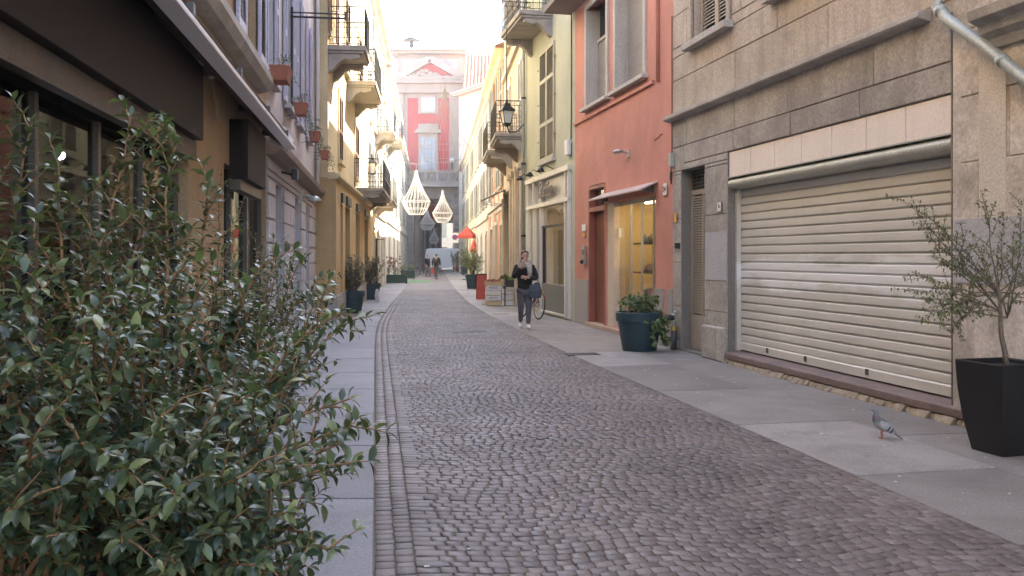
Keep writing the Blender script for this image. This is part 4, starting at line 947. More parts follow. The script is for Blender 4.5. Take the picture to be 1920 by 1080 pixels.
# shop glazing
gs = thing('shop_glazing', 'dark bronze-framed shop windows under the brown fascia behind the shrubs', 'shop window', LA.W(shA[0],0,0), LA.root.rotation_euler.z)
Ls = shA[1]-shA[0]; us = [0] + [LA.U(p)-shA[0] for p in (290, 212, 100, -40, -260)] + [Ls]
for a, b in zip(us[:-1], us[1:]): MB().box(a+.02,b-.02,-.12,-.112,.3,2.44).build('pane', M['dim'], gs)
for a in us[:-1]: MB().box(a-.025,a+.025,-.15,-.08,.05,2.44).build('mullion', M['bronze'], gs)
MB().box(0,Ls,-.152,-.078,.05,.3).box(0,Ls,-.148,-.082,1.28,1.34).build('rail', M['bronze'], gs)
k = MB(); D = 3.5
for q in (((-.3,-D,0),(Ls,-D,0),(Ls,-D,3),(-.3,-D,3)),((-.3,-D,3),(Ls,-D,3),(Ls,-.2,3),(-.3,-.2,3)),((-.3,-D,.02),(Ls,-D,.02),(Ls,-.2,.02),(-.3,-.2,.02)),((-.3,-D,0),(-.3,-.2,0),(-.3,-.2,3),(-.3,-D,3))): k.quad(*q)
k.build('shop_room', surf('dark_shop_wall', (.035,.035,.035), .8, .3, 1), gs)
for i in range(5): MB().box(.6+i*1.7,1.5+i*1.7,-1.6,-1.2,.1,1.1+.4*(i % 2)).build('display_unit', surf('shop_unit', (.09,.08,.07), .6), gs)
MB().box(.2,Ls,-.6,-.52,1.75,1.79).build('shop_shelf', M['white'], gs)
p = LA.hit(113,-.55)[1]; u = LA.U(113,-.55); z = CH+(HY-291)*p.y/FPX; sp = thing('spotlight', 'lit white spotlight hanging inside the shop window', 'lamp', LA.W(u,-.55,z))
MB().sphere((0,0,0), .032, 12, 8).build('bulb', emis('spot_white', (1,.98,.95), 14), sp, smooth=True); MB().lathe([(.03,.02),(.045,.035),(.03,.13)], 12).tube([(0,0,.12),(0,0,.5)], .008, 6).build('housing', M['iron'], sp)
# second shop
g2 = thing('narrow_shopfront', 'narrow bronze shopfront beside the beige pilaster', 'shopfront', LA.W(s2a,0,0), LA.root.rotation_euler.z); L2 = s2b-s2a
for a, b in ((.06,L2*.4),(L2*.4,L2*.75),(L2*.75,L2-.06)): MB().box(a+.03,b-.03,-.12,-.112,.3,2.6).build('pane', M['dim'], g2); MB().box(a-.03,a+.03,-.15,-.06,.05,2.62).build('mullion', M['bronze'], g2)
MB().box(.05,L2-.05,-.152,-.058,.05,.35).build('kick_panel', M['bronze'], g2); MB().quad((0,-2,0),(L2,-2,0),(L2,-2,3),(0,-2,3)).build('back_wall', surf('dim_back', (.2,.19,.12), .8), g2)
# retracted awning with aluminium front rail, its sky highlight put into the colour, and the folded cover behind
aw = thing('retracted_awning', 'long retracted shop awning with front rail whitened as a sky highlight and brown cover', 'awning', LA.W(LA.uY(12.9),0,0), LA.root.rotation_euler.z)
La = LA.uY(1.0)-LA.uY(12.9)
MB().prism_u([(.32,3.12),(.45,3.13),(.455,3.16),(.37,3.27),(.32,3.27)], 0, La).build('front_rail', surf('sky_highlight_rail', (.86,.86,.88), .35, .04, 2, metal=.0), aw, bevel=.004)
MB().prism_u([(.12,3.27),(.3,3.16),(.315,3.2),(.3,3.3),(.14,3.46)], .02, La).build('rolled_canvas', surf('brown_canvas', (.09,.065,.05), .9, .2, 4), aw, bevel=.02)
MB().prism_u([(.0,3.5),(.30,3.36),(.315,3.38),(.0,3.53)], .02, La).build('cover_plate', M['bronze'], aw)
for u in (.1, 2.2, 4.4, 6.6): MB().box(u,u+.07,.0,.36,3.3,3.38).build('arm', M['steel_dark'], aw); 
for u in (.0, ): MB().prism_u([(.05,3.28),(.34,3.1),(.42,3.26),(.3,3.45),(.1,3.5)], u-.03, u).build('end_cap', M['white'], aw)
u, z = LA.P(421, 105, .25); t_ = thing('junction_box', 'pale grey cable box on the beige wall above the awning', 'cable box', LA.W(u,.0,z), LA.root.rotation_euler.z); MB().box(-.12,.12,0,.1,-.08,.08).build('casing', M['zinc'], t_, bevel=.02); MB().tube([(0,.05,.05),(.5,.04,.3),(1.6,.04,.42),(3,.04,.5)], .012, 6).build('cable', M['steel_dark'], t_)
u, z = LA.P(402, 195, .06); t_ = thing('hanging_cable', 'thick beige cable loop on the pilaster below the awning', 'cable', LA.W(u,.03,z), LA.root.rotation_euler.z); MB().tube([(.1,0,.4),(.12,.03,.15),(.05,.05,-.02),(-.1,.03,-.1),(-.25,.02,-.12)], .018, 6).build('cable_run', M['beige_w'], t_); MB().sphere((.1,.02,.32), .09, 10, 6, (1,.5,1.3)).build('lamp_holder', M['panel'], t_, smooth=True)
# A2 lavender house
LB = House('lavender_house', 'lavender grey house with rusticated ground floor and hanging flower pots', (-1.68-.144*22.9,22.9), (wl(13.21),13.21))
gB = [(LB.U(a),LB.U(b),.05,2.75) for a, b in ((529,513),(562,550),(577,571))]
wB = [(LB.U(a),LB.U(b),4.25,6.9) for a, b in ((512,496),(545,533),(562,555),(579,574))]
LB.wall('wall', M['lav'], 0, 13.5, gB+wB, depth=.2); LB.shell(M['lav'], 13.5, v=-.004)
LB.blocks(0, LB.L, .0, 3.05, .36, 3.2, [(a-.02,b+.02,c,d+.02) for a,b,c,d in gB], M['lav'], v=.035, seed=21, gap=.035, name='rusticated_block')
for a, b, c, d in gB: 
    o = LB.box('shop_shutter_panel', M['lav_paint'], a, b, -.18, -.14, c, d); MB().box(a+.1,b-.1,-.14,-.12,c+.2,d-.9).build('panel', M['lav_paint'], o)
for a, b, c, d in wB:
    LB.window(a, b, c, d, M['white'], d=.12, nx=2, nz=4, sill=M['lav']); w_ = (b-a)/2
    LB.shutter(a-.34, a-.02, c, d, M['lav_paint'], v=.02); LB.shutter(b+.02, b+.34, c, d, M['lav_paint'], v=.02)
LB.part('ledge', MB().prism_u([(0,3.08),(.1,3.1),(.24,3.16),(.26,3.26),(0,3.34)], 0, LB.L), surf('brown_ledge', (.25,.20,.17), .7, .2, 2, streak=.3), bevel=.006)
br = thing('sign_bracket', 'empty black iron sign bracket jutting from the lavender house', 'bracket', LB.W(LB.uY(16.7),0,0), LB.root.rotation_euler.z)
MB().tube([(0,.03,4.35),(0,.03,6.2)], .022, 6).build('upright', M['iron'], br); MB().tube([(0,-.0,6.02),(0,1.02,6.02)], .02, 6).build('bar', M['iron'], br); MB().tube([(0,-.0,6.1),(0,1.02,6.1)], .014, 6).build('bar', M['iron'], br); MB().box(-.02,.02,.98,1.02,5.98,6.14).build('end_piece', M['iron'], br)
u, z = LB.P(553, 330, .25); t_ = thing('floodlight', 'small black floodlight under the lavender house ledge', 'floodlight', LB.W(u,0,2.95), LB.root.rotation_euler.z); MB().tube([(0,0,.05),(0,.2,0)], .02, 6).build('arm', M['iron'], t_); MB().box(-.13,.13,.2,.3,-.09,.09).build('head', M['iron'], t_, bevel=.02)
u, z = LB.P(578, 372, .2); t_ = thing('corner_lamp', 'grey swan-neck lamp near the yellow house corner', 'wall light', LB.W(u,0,2.75), LB.root.rotation_euler.z); MB().tube([(0,0,0),(-.0,.15,.08),(0,.3,.05)], .02, 6).build('arm', M['zinc'], t_); MB().lathe([(.02,.08),(.16,-.02),(.14,-.03)], 14, (0,.34,0)).build('shade', M['zinc'], t_, smooth=True); MB().box(-.06,.06,0,.08,-.1,.2).build('box', M['zinc'], t_)
dp = thing('white_downpipe', 'pale downpipe at the joint of lavender and yellow houses', 'downpipe', LB.W(.12,.08,0), 0); MB().tube([(0,0,3.4),(0,0,13)], .05, 10).build('pipe', M['white'], dp, smooth=True); MB().lathe([(.07,5),(.07,5.06)], 10).build('clamp', M['zinc'], dp)
# A3 yellow house
LC = House('yellow_house', 'ochre and yellow house with balconies at the bend of the street', (-2.59-.09*37.6,37.6), (-2.59-.09*22.9+.0,22.9))
gC = [(LC.U(a),LC.U(b),.05,3.0) for a, b in ((629,624),(643.5,634),(663,655),(680,673))]
wC = [(LC.U(a),LC.U(b),4.3,6.2) for a, b in ((641,634),(672,665))] + [(LC.U(a),LC.U(b),7.2,9.6) for a, b in ((626,618),(655,646),(679,672))]
LC.wall('wall', M['yellow_l'], 3.6, 15, wC, v=-.0); LC.shell(M['yellow_l'], 15, v=-.004)
LC.wall('ground_floor_wall', M['ochre'], 0, 3.6, gC, v=.2, depth=.35)
LC.part('ground_floor_end', MB().quad((LC.L,.2,0),(LC.L,-.6,0),(LC.L,-.6,3.6),(LC.L,.2,3.6)).quad((0,.2,3.6),(LC.L,.2,3.6),(LC.L,0,3.6),(0,0,3.6)), M['ochre'])
LC.box('base_course', M['granite'], 0, LC.L+.03, .0, .23, 0, .62)
LC.part('ledge', MB().prism_u([(.0,3.55),(.22,3.56),(.3,3.62),(.3,3.7),(0,3.74)], 0, LC.L+.04), M['yellow_l'])
for a, b, c, d in gC:
    o = LC.box('door_leaf', M['wood_dk'], a, b, -.1, -.05, c, d-.35); MB().box(a+.1,b-.1,.2,.26,d+.05,d+.3).build('sign_box', M['iron'], o)
windows(LC, wC, M['shut_brown'], M['yellow_l'], closed=[True,True,False])
LC.balcony(LC.L+.0-1.6, LC.L+.02, 6.95, .95, stone=M['balc_stone'], mesh_step=.16)
LC.balcony(LC.U(667), LC.U(650), 7.05, .9, stone=M['cream'], mesh_step=.2)
LC.balcony(LC.U(686), LC.U(664,.0), 3.95, 1.0, stone=M['balc_stone'], mesh_step=.2)
# A4 - A6
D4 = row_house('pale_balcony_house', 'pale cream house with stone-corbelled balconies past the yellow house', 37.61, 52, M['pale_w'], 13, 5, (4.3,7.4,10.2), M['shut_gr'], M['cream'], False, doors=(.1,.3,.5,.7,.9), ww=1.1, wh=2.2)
D4.balcony(D4.uY(43.5), D4.uY(38.6), 4.1, 1.0, stone=M['tan_stone'], scroll=False, iron=M['zinc'], mesh_step=.16); D4.balcony(D4.uY(45), D4.uY(42.5), 7.5, .9, stone=M['cream'], scroll=False, mesh_step=.25)
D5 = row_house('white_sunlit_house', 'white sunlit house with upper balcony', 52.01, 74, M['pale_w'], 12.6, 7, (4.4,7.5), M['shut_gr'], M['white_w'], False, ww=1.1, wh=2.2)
D5.balcony(D5.uY(57), D5.uY(53.5), 8.6, .9, stone=M['cream'], scroll=False, mesh_step=.25)
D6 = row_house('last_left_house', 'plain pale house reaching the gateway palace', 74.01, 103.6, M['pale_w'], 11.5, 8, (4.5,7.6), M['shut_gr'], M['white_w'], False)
# ------------------------------------------------------------------ plants
LEAF_V = np.array([(0,0,0),(.22,0,.02),(.48,0,.0),(.75,0,-.09),(1,0,-.24),(.18,.125,.06),(.46,.205,.055),(.76,.13,-.05),(.18,-.125,.06),(.46,-.205,.055),(.76,-.13,-.05)])   # folded, arched blade, unit length
LEAF_Q = [(1,2,6,5),(2,3,7,6),(2,1,8,9),(3,2,9,10)]; LEAF_T = [(0,1,5),(0,8,1),(3,4,7),(3,10,4)]
def leaf_arrays(L, wid=1.0):
    """L: list of (pos, dir, up, size)"""
    p = np.array([tuple(q[0]) for q in L]); d = np.array([tuple(q[1]) for q in L]); u = np.array([tuple(q[2]) for q in L]); s = np.array([q[3] for q in L])
    d /= np.linalg.norm(d, axis=1, keepdims=True)+1e-9; b = np.cross(u, d); b /= np.linalg.norm(b, axis=1, keepdims=True)+1e-9; n = np.cross(d, b)
    T = LEAF_V
    return p[:,None] + s[:,None,None]*(T[None,:,0:1]*d[:,None] + wid*T[None,:,1:2]*b[:,None] + T[None,:,2:3]*n[:,None])
def rvec(g): v = Vector((g.gauss(0,1), g.gauss(0,1), g.gauss(0,1))); return v.normalized()
def stem_curve(p0, p1, g, bow=.25, wob=.03, n=12):
    p0, p1 = Vector(p0), Vector(p1); d = p1-p0; L = d.length
    c = p0 + d*.45 + Vector((0,0,1))*L*bow + rvec(g)*L*.08
    ph = [g.uniform(0,6) for _ in range(3)]
    return [p0*(1-t)**2 + c*2*t*(1-t) + p1*t*t + Vector((math.sin(t*9+ph[0]),math.sin(t*8+ph[1]),math.sin(t*10+ph[2])))*wob*L*t*(1-t)*2 for t in np.linspace(0,1,n)]
def along(pts, t):
    x = t*(len(pts)-1); i = min(int(x), len(pts)-2); f = x-i
    return pts[i].lerp(pts[i+1], f), (pts[i+1]-pts[i]).normalized()
def leafy(pts, L, g, t0, t1, step, size, droop=.15, splay=.9, opp=True):
    tot = sum((b-a).length for a, b in zip(pts[:-1], pts[1:])); n = max(1, int(tot*(t1-t0)/step))
    for i in range(n+1):
        t = t0+(t1-t0)*i/max(1,n); p, d = along(pts, min(t,.999)); a0 = (i % 2)*math.pi/2 + g.uniform(-.5,.5)
        side = d.orthogonal().normalized(); bb = d.cross(side)
        for q in ((0, math.pi) if opp else (i*2.4,)):
            o = side*math.cos(a0+q)+bb*math.sin(a0+q)
            dr = (d*.55 + o*splay + Vector((0,0,-droop+.1))+rvec(g)*.22).normalized()
            up = (Vector((0,0,1)) + d*.3 + rvec(g)*.45); L.append((p, dr, up, size*g.uniform(.65,1.15)))
    p, d = along(pts, .999)
    if t1 > .95: L.append((p, d, Vector((0,0,1))+rvec(g)*.4, size*.8))
def shrub(root, bases, targets, seed, leaf=.055, twig=(.1,.32), every=.085, stem_r=.009, lstep=.026, mats=None, bow=.2, wid=1.0, single=0, t_start=.25, opp=True, twig_up=.25, keep=None, cam_local=None, trunk=None):
    """stems from the bases to the targets with leafy side twigs; adds stems, leaves and single near leaves to the root (local coordinates)"""
    g = random.Random(seed); st = MB(); tw = MB(); L = []
    for k, tg in enumerate(targets):
        b = min(bases, key=lambda q: (Vector(q)-Vector(tg)).length + g.uniform(0,.3)); pts = stem_curve(b, tg, g, bow); n = len(pts)
        tot = sum((q-p).length for p, q in zip(pts[:-1], pts[1:]))
        st.tube(pts, [stem_r*(1.15-.85*i/(n-1)) for i in range(n)], 5, caps=False)
        leafy(pts, L, g, .62, 1, lstep, leaf, opp=opp)
        m_ = max(1, int(tot*(1-t_start)/every))
        for i in range(m_):
            t = t_start+(1-t_start)*(i+g.random())/m_; p, d = along(pts, min(t,.99)); o = rvec(g); o = (o-d*o.dot(d)).normalized()
            ln = g.uniform(*twig)*(1.15-.6*t); e = p+(o*.8+d*.7+Vector((0,0,twig_up))).normalized()*ln
            tp = stem_curve(p, e, g, .1, .05, 5); tw.tube(tp, [.0035,.003,.0025,.002,.0015], 4, caps=False); leafy(tp, L, g, .12, 1, lstep, leaf, opp=opp)
    if keep: L = [q for q in L if keep(q[0])]
    if trunk: st.tube(*trunk)
    o1 = st.build('stems', mats[0], root, smooth=True); tw.build('twigs', mats[0], root, smooth=True)['kind'] = 'stuff'
    V = leaf_arrays(L, wid); gg = np.random.default_rng(seed); rd = gg.random(len(L)); pick = np.zeros(len(L), bool)
    if single:
        W = np.array(root.matrix_basis) ; ce = V.mean(1) @ W[:3,:3].T + W[:3,3]
        ppx = 960+1700*ce[:,0]/ce[:,1]; ppy = 481-1700*(ce[:,2]-1.6)/ce[:,1]
        sc = np.where((ppx>5)&(ppx<1915)&(ppy>5)&(ppy<1075)&(ce[:,1]>.3), np.array([q[3] for q in L])/ce[:,1]**1.0, 0)
        pick[np.argsort(-sc)[:single]] = True
        tm = np_mesh('leaf', LEAF_V[None]*np.array([1,wid,1]), LEAF_Q, LEAF_T, np.zeros(1)); tm.materials.append(mats[1])
        for i in np.nonzero(pick)[0]:
            p, d, u, s = L[i]; d = Vector(d).normalized(); b = Vector(u).cross(d).normalized(); n = d.cross(b)
            lo = bpy.data.objects.new('leaf', tm); COL.objects.link(lo); lo.parent = root
            Mx = Matrix((d*s, b*s, n*s)).transposed().to_4x4(); Mx.translation = p; lo.matrix_local = Mx
    f = link('foliage', np_mesh('foliage', V[~pick], LEAF_Q, LEAF_T, rd[~pick]), mats[1], root); f['kind'] = 'stuff'
    return len(L)
M['leaf_osm'] = leafmat('dark_glossy_leaf', (.03,.052,.032), (.068,.1,.056), (.15,.18,.072), .3, .2)
M['leaf_tree'] = leafmat('small_grey_green_leaf', (.06,.075,.03), (.11,.125,.05), (.18,.185,.08), .45)
M['leaf_ivy'] = leafmat('ivy_leaf', (.04,.08,.025), (.08,.14,.04), (.2,.26,.12), .4)
M['leaf_pot'] = leafmat('bronze_green_leaf', (.04,.04,.025), (.065,.07,.035), (.12,.11,.06), .45)
M['leaf_fresh'] = leafmat('fresh_green_leaf', (.07,.11,.03), (.13,.18,.05), (.25,.3,.1), .5)
M['bark_tan'] = surf('tan_bark', (.30,.165,.08), .8, .25, 20, bump=.2); M['bark_gr'] = surf('grey_brown_bark', (.20,.15,.11), .85, .3, 15, bump=.4)
M['teal_pot'] = surf('teal_plastic', (.018,.045,.06), .45, .1, 3, bump=.04); M['black_pot'] = surf('black_resin', (.012,.012,.013), .5, .15, 3, bump=.03, spec=.35); M['soil'] = surf('soil', (.05,.035,.025), .95, .4, 20, bump=.8)
M['green_box'] = surf('dark_green_plastic', (.015,.05,.035), .5, .1, 3)
def round_pot(o, r, h, mat=None, n=28):
    MB().lathe([(r*.70,0),(r*.72,.01),(r*.93,h*.74),(r*.95,h*.75),(r,h*.76),(r*1.02,h-.01),(r*1.0,h),(r*.93,h),(r*.9,h*.86)], n).build('pot', mat or M['teal_pot'], o, smooth=False) and None
    c = [q for q in o.children if q.name.startswith('pot')][0]; smooth_by_angle(c, 30)
    MB().lathe([(r*.9,h*.86),(.001,h*.9)], n).build('soil', M['soil'], o)

# the big evergreen shrubs in long boxes along the left pavement
def trough(o, w_, d_, h_): 
    k = MB().box(-w_/2,w_/2,-d_/2,d_/2,.0,h_); k.build('planter_box', M['black_pot'], o, bevel=.012); MB().box(-w_/2+.03,w_/2-.03,-d_/2+.03,d_/2-.03,h_+.001,h_+.01).build('soil', M['soil'], o)
def pxt(lst): return [AT(a, b, c) for a, b, c in lst]
gA = random.Random(2)
oA = thing('evergreen_shrub', 'large dark glossy evergreen shrub in a black box closest to the slab edge', 'shrub', (-1.45,2.75,0)); bpy.context.view_layer.update()
T = pxt([(245,218,2.9),(300,232,3.0),(330,268,2.9),(20,300,2.7),(60,230,2.9),(110,320,2.6),(160,360,2.7),(395,350,3.0),(360,430,2.8),(200,430,2.5),(60,440,2.3),(280,500,2.5),
  (410,520,2.7),(470,585,2.7),(520,640,2.7),(640,585,3.0),(650,600,3.2),(600,660,3.0),(560,700,2.8),(655,748,2.55),(645,800,2.5),(640,830,2.4),(610,880,2.35),(560,850,2.3),(520,800,2.4),(630,1030,2.2),(590,1000,2.2),(540,960,2.1),(500,900,2.2),
  (470,740,2.4),(400,700,2.5),(330,640,2.3),(250,600,2.3),(150,560,2.2),(50,560,2.1),(30,680,2.0),(120,700,2.0),(210,740,2.0),(300,780,2.0),(380,820,2.0),(440,900,2.0),(420,1000,1.95),(330,930,1.9),(240,880,1.85),(150,830,1.85),(60,820,1.8),(40,950,1.75),(130,1000,1.75),(230,1020,1.8),(330,1060,1.85),(480,1060,2.0),(560,1090,2.1),(-60,500,2.3),(-80,700,2.1),(-80,900,1.9),(-30,380,2.6)])
T += [AT(gA.uniform(-100,520), gA.uniform(480,1080), gA.uniform(2.0,3.0)) for _ in range(38)]
org = oA.location; T = [p-org for p in T]
nA = shrub(oA, [(-.15,-.1,.42),(.1,.05,.42),(-.35,.1,.42),(.3,-.1,.42),(0,-.3,.42)], T, 5, leaf=.049, twig=(.08,.27), every=.084, stem_r=.0095, lstep=.027, mats=(M['bark_tan'], M['leaf_osm']), bow=.22, single=300, t_start=.3, twig_up=.3, wid=1.12)
trough(oA, 1.3, .5, .42)
oB = thing('evergreen_shrub', 'evergreen shrub in the middle of the row before the dark shop glazing', 'shrub', (-1.95,4.7,0)); gB_ = random.Random(12)
T = pxt([(345,450,4.6),(300,470,4.6),(400,560,4.6),(520,470,5.0),(570,480,5.2),(600,520,5.2),(630,560,5.0),(640,590,4.9),(600,610,4.7),(560,560,4.8),(480,540,4.8),(450,600,4.5),(380,640,4.4),(300,560,4.5),(200,450,4.6),(150,500,4.4),(240,520,4.4),(600,690,4.5),(560,750,4.4),(500,700,4.4)])
T += [AT(gB_.uniform(60,600), gB_.uniform(540,800), gB_.uniform(4.2,5.0)) for _ in range(26)]
T = [p-oB.location for p in T]; bpy.context.view_layer.update()
shrub(oB, [(-.15,-.1,.42),(.2,.1,.42),(-.4,.1,.42),(.4,-.1,.42)], T, 15, leaf=.05, twig=(.1,.3), every=.09, stem_r=.008, lstep=.03, mats=(M['bark_tan'], M['leaf_osm']), bow=.2, single=120, t_start=.3)
trough(oB, 1.3, .5, .42)
oC = thing('evergreen_shrub', 'slender open evergreen shrub beside the narrow bronze shopfront', 'shrub', (-2.55,8.4,0)); gC_ = random.Random(13)
T = pxt([(415,330,8.2),(450,400,8.2),(480,440,8.4),(520,460,8.6),(550,480,8.6),(500,520,8.4),(440,480,8.2),(560,540,8.5),(590,560,8.6),(470,560,8.2),(420,520,8.2)]) + [AT(gC_.uniform(400,580), gC_.uniform(500,640), gC_.uniform(8,8.8)) for _ in range(14)]
T = [p-oC.location for p in T]
shrub(oC, [(-.15,-.1,.42),(.2,.1,.42)], T, 16, leaf=.045, twig=(.12,.35), every=.13, stem_r=.008, lstep=.045, mats=(M['bark_tan'], M['leaf_osm']), bow=.15, t_start=.35)
trough(oC, .9, .45, .42)

# black square planter with a small airy tree
p = G(1862, 858); rot = math.atan2(1,-.2)-math.pi/2 + R(4)
ob = thing('small_tree', 'small airy leaved tree in a tall black tapered square planter', 'potted tree', (p.x+.19, p.y+.2, 0), rot)
def ring(h2, z): return [(-h2,-h2,z),(h2,-h2,z),(h2,h2,z),(-h2,h2,z)]
k = MB().loft([ring(.165,0),ring(.168,.01),ring(.213,.25),ring(.242,.5),ring(.253,.70),ring(.255,.745),ring(.225,.745),ring(.22,.70)]); k.build('planter', M['black_pot'], ob, bevel=.012); MB().box(-.219,.219,-.219,.219,.66,.69).build('soil', M['soil'], ob)
gT = random.Random(6); bpy.context.view_layer.update(); Wi = ob.matrix_basis.inverted()
T = [Wi @ q for q in pxt([(1735,440,7.3),(1705,545,7.2),(1730,560,7.4),(1712,510,7.5),(1745,480,7.6),(1760,420,7.3),(1800,440,7.5),(1840,360,7.5),(1790,500,7.2),(1770,540,7.1),(1880,400,7.6),(1900,440,7.2),(1915,380,7.7),(1930,500,7.3),(1870,470,7.6),(1850,520,7.1),(1900,560,7.1),(1780,620,7.2),(1730,600,7.1),(1940,420,7.5),(1960,560,7.4),(1830,460,7.7),(1760,590,7.0),(1980,480,7.3),(1720,400,7.5),(1690,375,7.4)])]
shrub(ob, [(-.03,0,1.15),(.0,.02,1.22),(.02,-.02,1.1),(-.05,.01,1.3)], T, 8, leaf=.036, twig=(.07,.26), every=.055, stem_r=.006, lstep=.023, mats=(M['bark_gr'], M['leaf_tree']), bow=.05, t_start=.25, twig_up=.1, trunk=([(.03,0,.66),(.02,0,.8),(-.01,.01,.95),(-.03,.0,1.1),(-.04,.0,1.32)], [.028,.022,.019,.017,.012], 8))

# teal pot with ivy
p = G(1203, 660); o = thing('ivy_pot', 'large round teal pot of trailing ivy before the pink house', 'potted plant', (p.x,p.y+.28,0))
round_pot(o, .40, .66); g = random.Random(4); T = []
for i in range(46): a = g.uniform(0,6.28); rr = g.uniform(.1,.36); T.append((rr*math.cos(a), rr*math.sin(a), .66+g.uniform(.05,.24)))
for i in range(22): a = -1.25+.065*i; T.append((.46*math.cos(a)+g.uniform(-.03,.03), .46*math.sin(a), g.uniform(.12,.5)))
shrub(o, [(0,0,.6),(.2,-.1,.62),(-.2,-.1,.62),(.15,.15,.62)], T, 9, leaf=.075, twig=(.05,.14), every=.06, stem_r=.005, lstep=.04, mats=(M['bark_gr'], M['leaf_ivy']), bow=.45, wid=1.9, t_start=.3, opp=False)

# potted bushes along the street
def bush_pot(px, py, r, h, bh, br, seed, label, leafm, group=None, cat='potted plant', potm=None, leaf=.085, n=60, up=.5, name='potted_bush'):
    p = G(px, py); o = thing(name, label, cat, (p.x, p.y+r, 0), 0, group); round_pot(o, r, h, potm, 20); g = random.Random(seed); T = []
    for i in range(n):
        a = g.uniform(0,6.28); q = math.sqrt(g.random()); z = g.random()
        T.append((br*q*math.cos(a)*(1-.35*abs(z-.5)), br*q*math.sin(a)*(1-.35*abs(z-.5)), h+.15+(bh-.15)*z))
    shrub(o, [(0,0,h*.85),(.08,.05,h*.85),(-.08,.04,h*.85),(.02,-.08,h*.85)], T, seed, leaf=leaf, twig=(.1,.28), every=.14, stem_r=.008, lstep=.05, mats=(M['bark_gr'], leafm), bow=.1, t_start=.3)
    return o
bush_pot(656, 588, .36, .62, .95, .5, 31, 'bronze-leaved bush in the teal pot beside the yellow house corner', M['leaf_pot'])
bush_pot(692, 562, .38, .60, 1.0, .55, 32, 'dense dark bush in a teal pot with pale cloth at its rim', M['leaf_pot'], n=50)
bush_pot(886, 542, .38, .72, 1.3, .62, 33, 'tall feathery green shrub in a teal pot by the red board', M['leaf_fresh'], leaf=.09, n=44)
bush_pot(872, 516, .45, .75, 1.5, .8, 34, 'dark leafy laurel in a teal pot behind the feathery shrub', M['leaf_tree'], leaf=.11, n=44)
bush_pot(856, 509, .42, .5, 1.7, .8, 35, 'round laurel in a terracotta pot beside the white van', M['leaf_tree'], potm=M['terracotta'], leaf=.11, n=44)
def box_planter(px, py, w_, d_, h_, seed, label, flowers):
    p = G(px, py); o = thing('box_planter', label, 'planter', (p.x, p.y+d_/2, 0), R(5)); MB().box(-w_/2,w_/2,-d_/2,d_/2,.04,h_).build('box', M['green_box'], o, bevel=.02)
    MB().box(-w_/2-.02,w_/2+.02,-d_/2-.02,d_/2+.02,h_-.06,h_+.01).build('rim', M['green_box'], o, bevel=.01)
    for a in (-1,1):
        for b in (-1,1): MB().box(a*(w_/2-.06)-.05,a*(w_/2-.06)+.05,b*(d_/2-.06)-.05,b*(d_/2-.06)+.05,0,.05).build('foot', M['green_box'], o)
    g = random.Random(seed); T = [(g.uniform(-w_/2,w_/2)*.9, g.uniform(-d_/2,d_/2)*.8, h_+g.uniform(.1,.5)) for _ in range(22)] + [(-.25+g.uniform(-.3,.3), g.uniform(-.2,.2), h_+g.uniform(.3,1.05)) for _ in range(16 if flowers else 0)]
    shrub(o, [(-w_/3,0,h_-.05),(0,0,h_-.05),(w_/3,0,h_-.05)], T, seed, leaf=.08, twig=(.08,.2), every=.12, stem_r=.006, lstep=.05, mats=(M['bark_gr'], M['leaf_fresh'] if not flowers else M['leaf_pot']), bow=.1)
    if flowers:
        k = MB()
        for i in range(30): k.sphere((-.25+g.gauss(0,.28), g.gauss(0,.15), h_+g.uniform(.5,1.1)), .06, 6, 4)
        q = k.build('flowers', flat('faded_red_flower', (.35,.12,.12), .8), o); q['kind'] = 'stuff'
box_planter(741, 532, 1.35, .6, .52, 41, 'dark green box planter with reddish flowers on the left pavement', True)
box_planter(764, 523, 1.0, .55, .6, 42, 'deeper dark green box planter at the edge of the green mat', False)
mt = MB().box(-1.0,1.0,-1.1,1.1,.003,.014).build('green_mat', surf('green_carpet', (.08,.33,.08), .95, .2, 6, bump=.5), loc=tuple(G(777,528)+Vector((0,0,.002)))); tag(mt, 'bright green carpet mat on the street by the box planters', 'mat')
# flower pots hung on the lavender house
def hang_pot(px, py, Y, label, boxy=False, trail=.6, seed=1):
    p = AT(px, py, Y); o = thing('hanging_pot', label, 'flower pot', (p.x,p.y,p.z), R(8)); o.scale = (.68,)*3; g = random.Random(seed)
    if boxy:
        MB().loft([[(-.15,-.3,-.14),(.15,-.3,-.14),(.15,.3,-.14),(-.15,.3,-.14)],[(-.19,-.36,.13),(.19,-.36,.13),(.19,.36,.13),(-.19,.36,.13)]]).build('pot', M['terracotta'], o, bevel=.01)
        MB().box(-.2,.2,-.37,.37,.11,.15).build('rim', M['terracotta'], o, bevel=.008)
    else:
        MB().loft([[(-.12,-.2,-.16),(.12,-.2,-.16),(.12,.2,-.16),(-.12,.2,-.16)],[(-.17,-.25,.14),(.17,-.25,.14),(.17,.25,.14),(-.17,.25,.14)]]).build('pot', M['terracotta'], o, bevel=.02)
        MB().box(-.18,.18,-.26,.26,.12,.16).build('rim', M['terracotta'], o, bevel=.008)
    MB().tube([(-.2,-.1,.08),(-.42,-.1,.1),(-.42,-.1,-.2),(-.2,-.1,-.15)], .01, 5).build('hook', M['iron'], o)
    T = [(g.uniform(-.2,.2), g.uniform(-.3,.3), g.uniform(.2,.36)) for _ in range(12)] + [(g.uniform(.05,.35), g.uniform(.0,.5), -g.uniform(.05,trail)) for _ in range(12 if trail > .2 else 3)]
    shrub(o, [(0,-.1,.1),(0,.12,.1)], T, seed, leaf=.06, twig=(.05,.12), every=.1, stem_r=.004, lstep=.05, mats=(M['bark_gr'], leafmat('trailing_leaf', (.06,.08,.06), (.10,.13,.10), (.17,.2,.16), .5)), bow=.5, wid=1.3, opp=False)
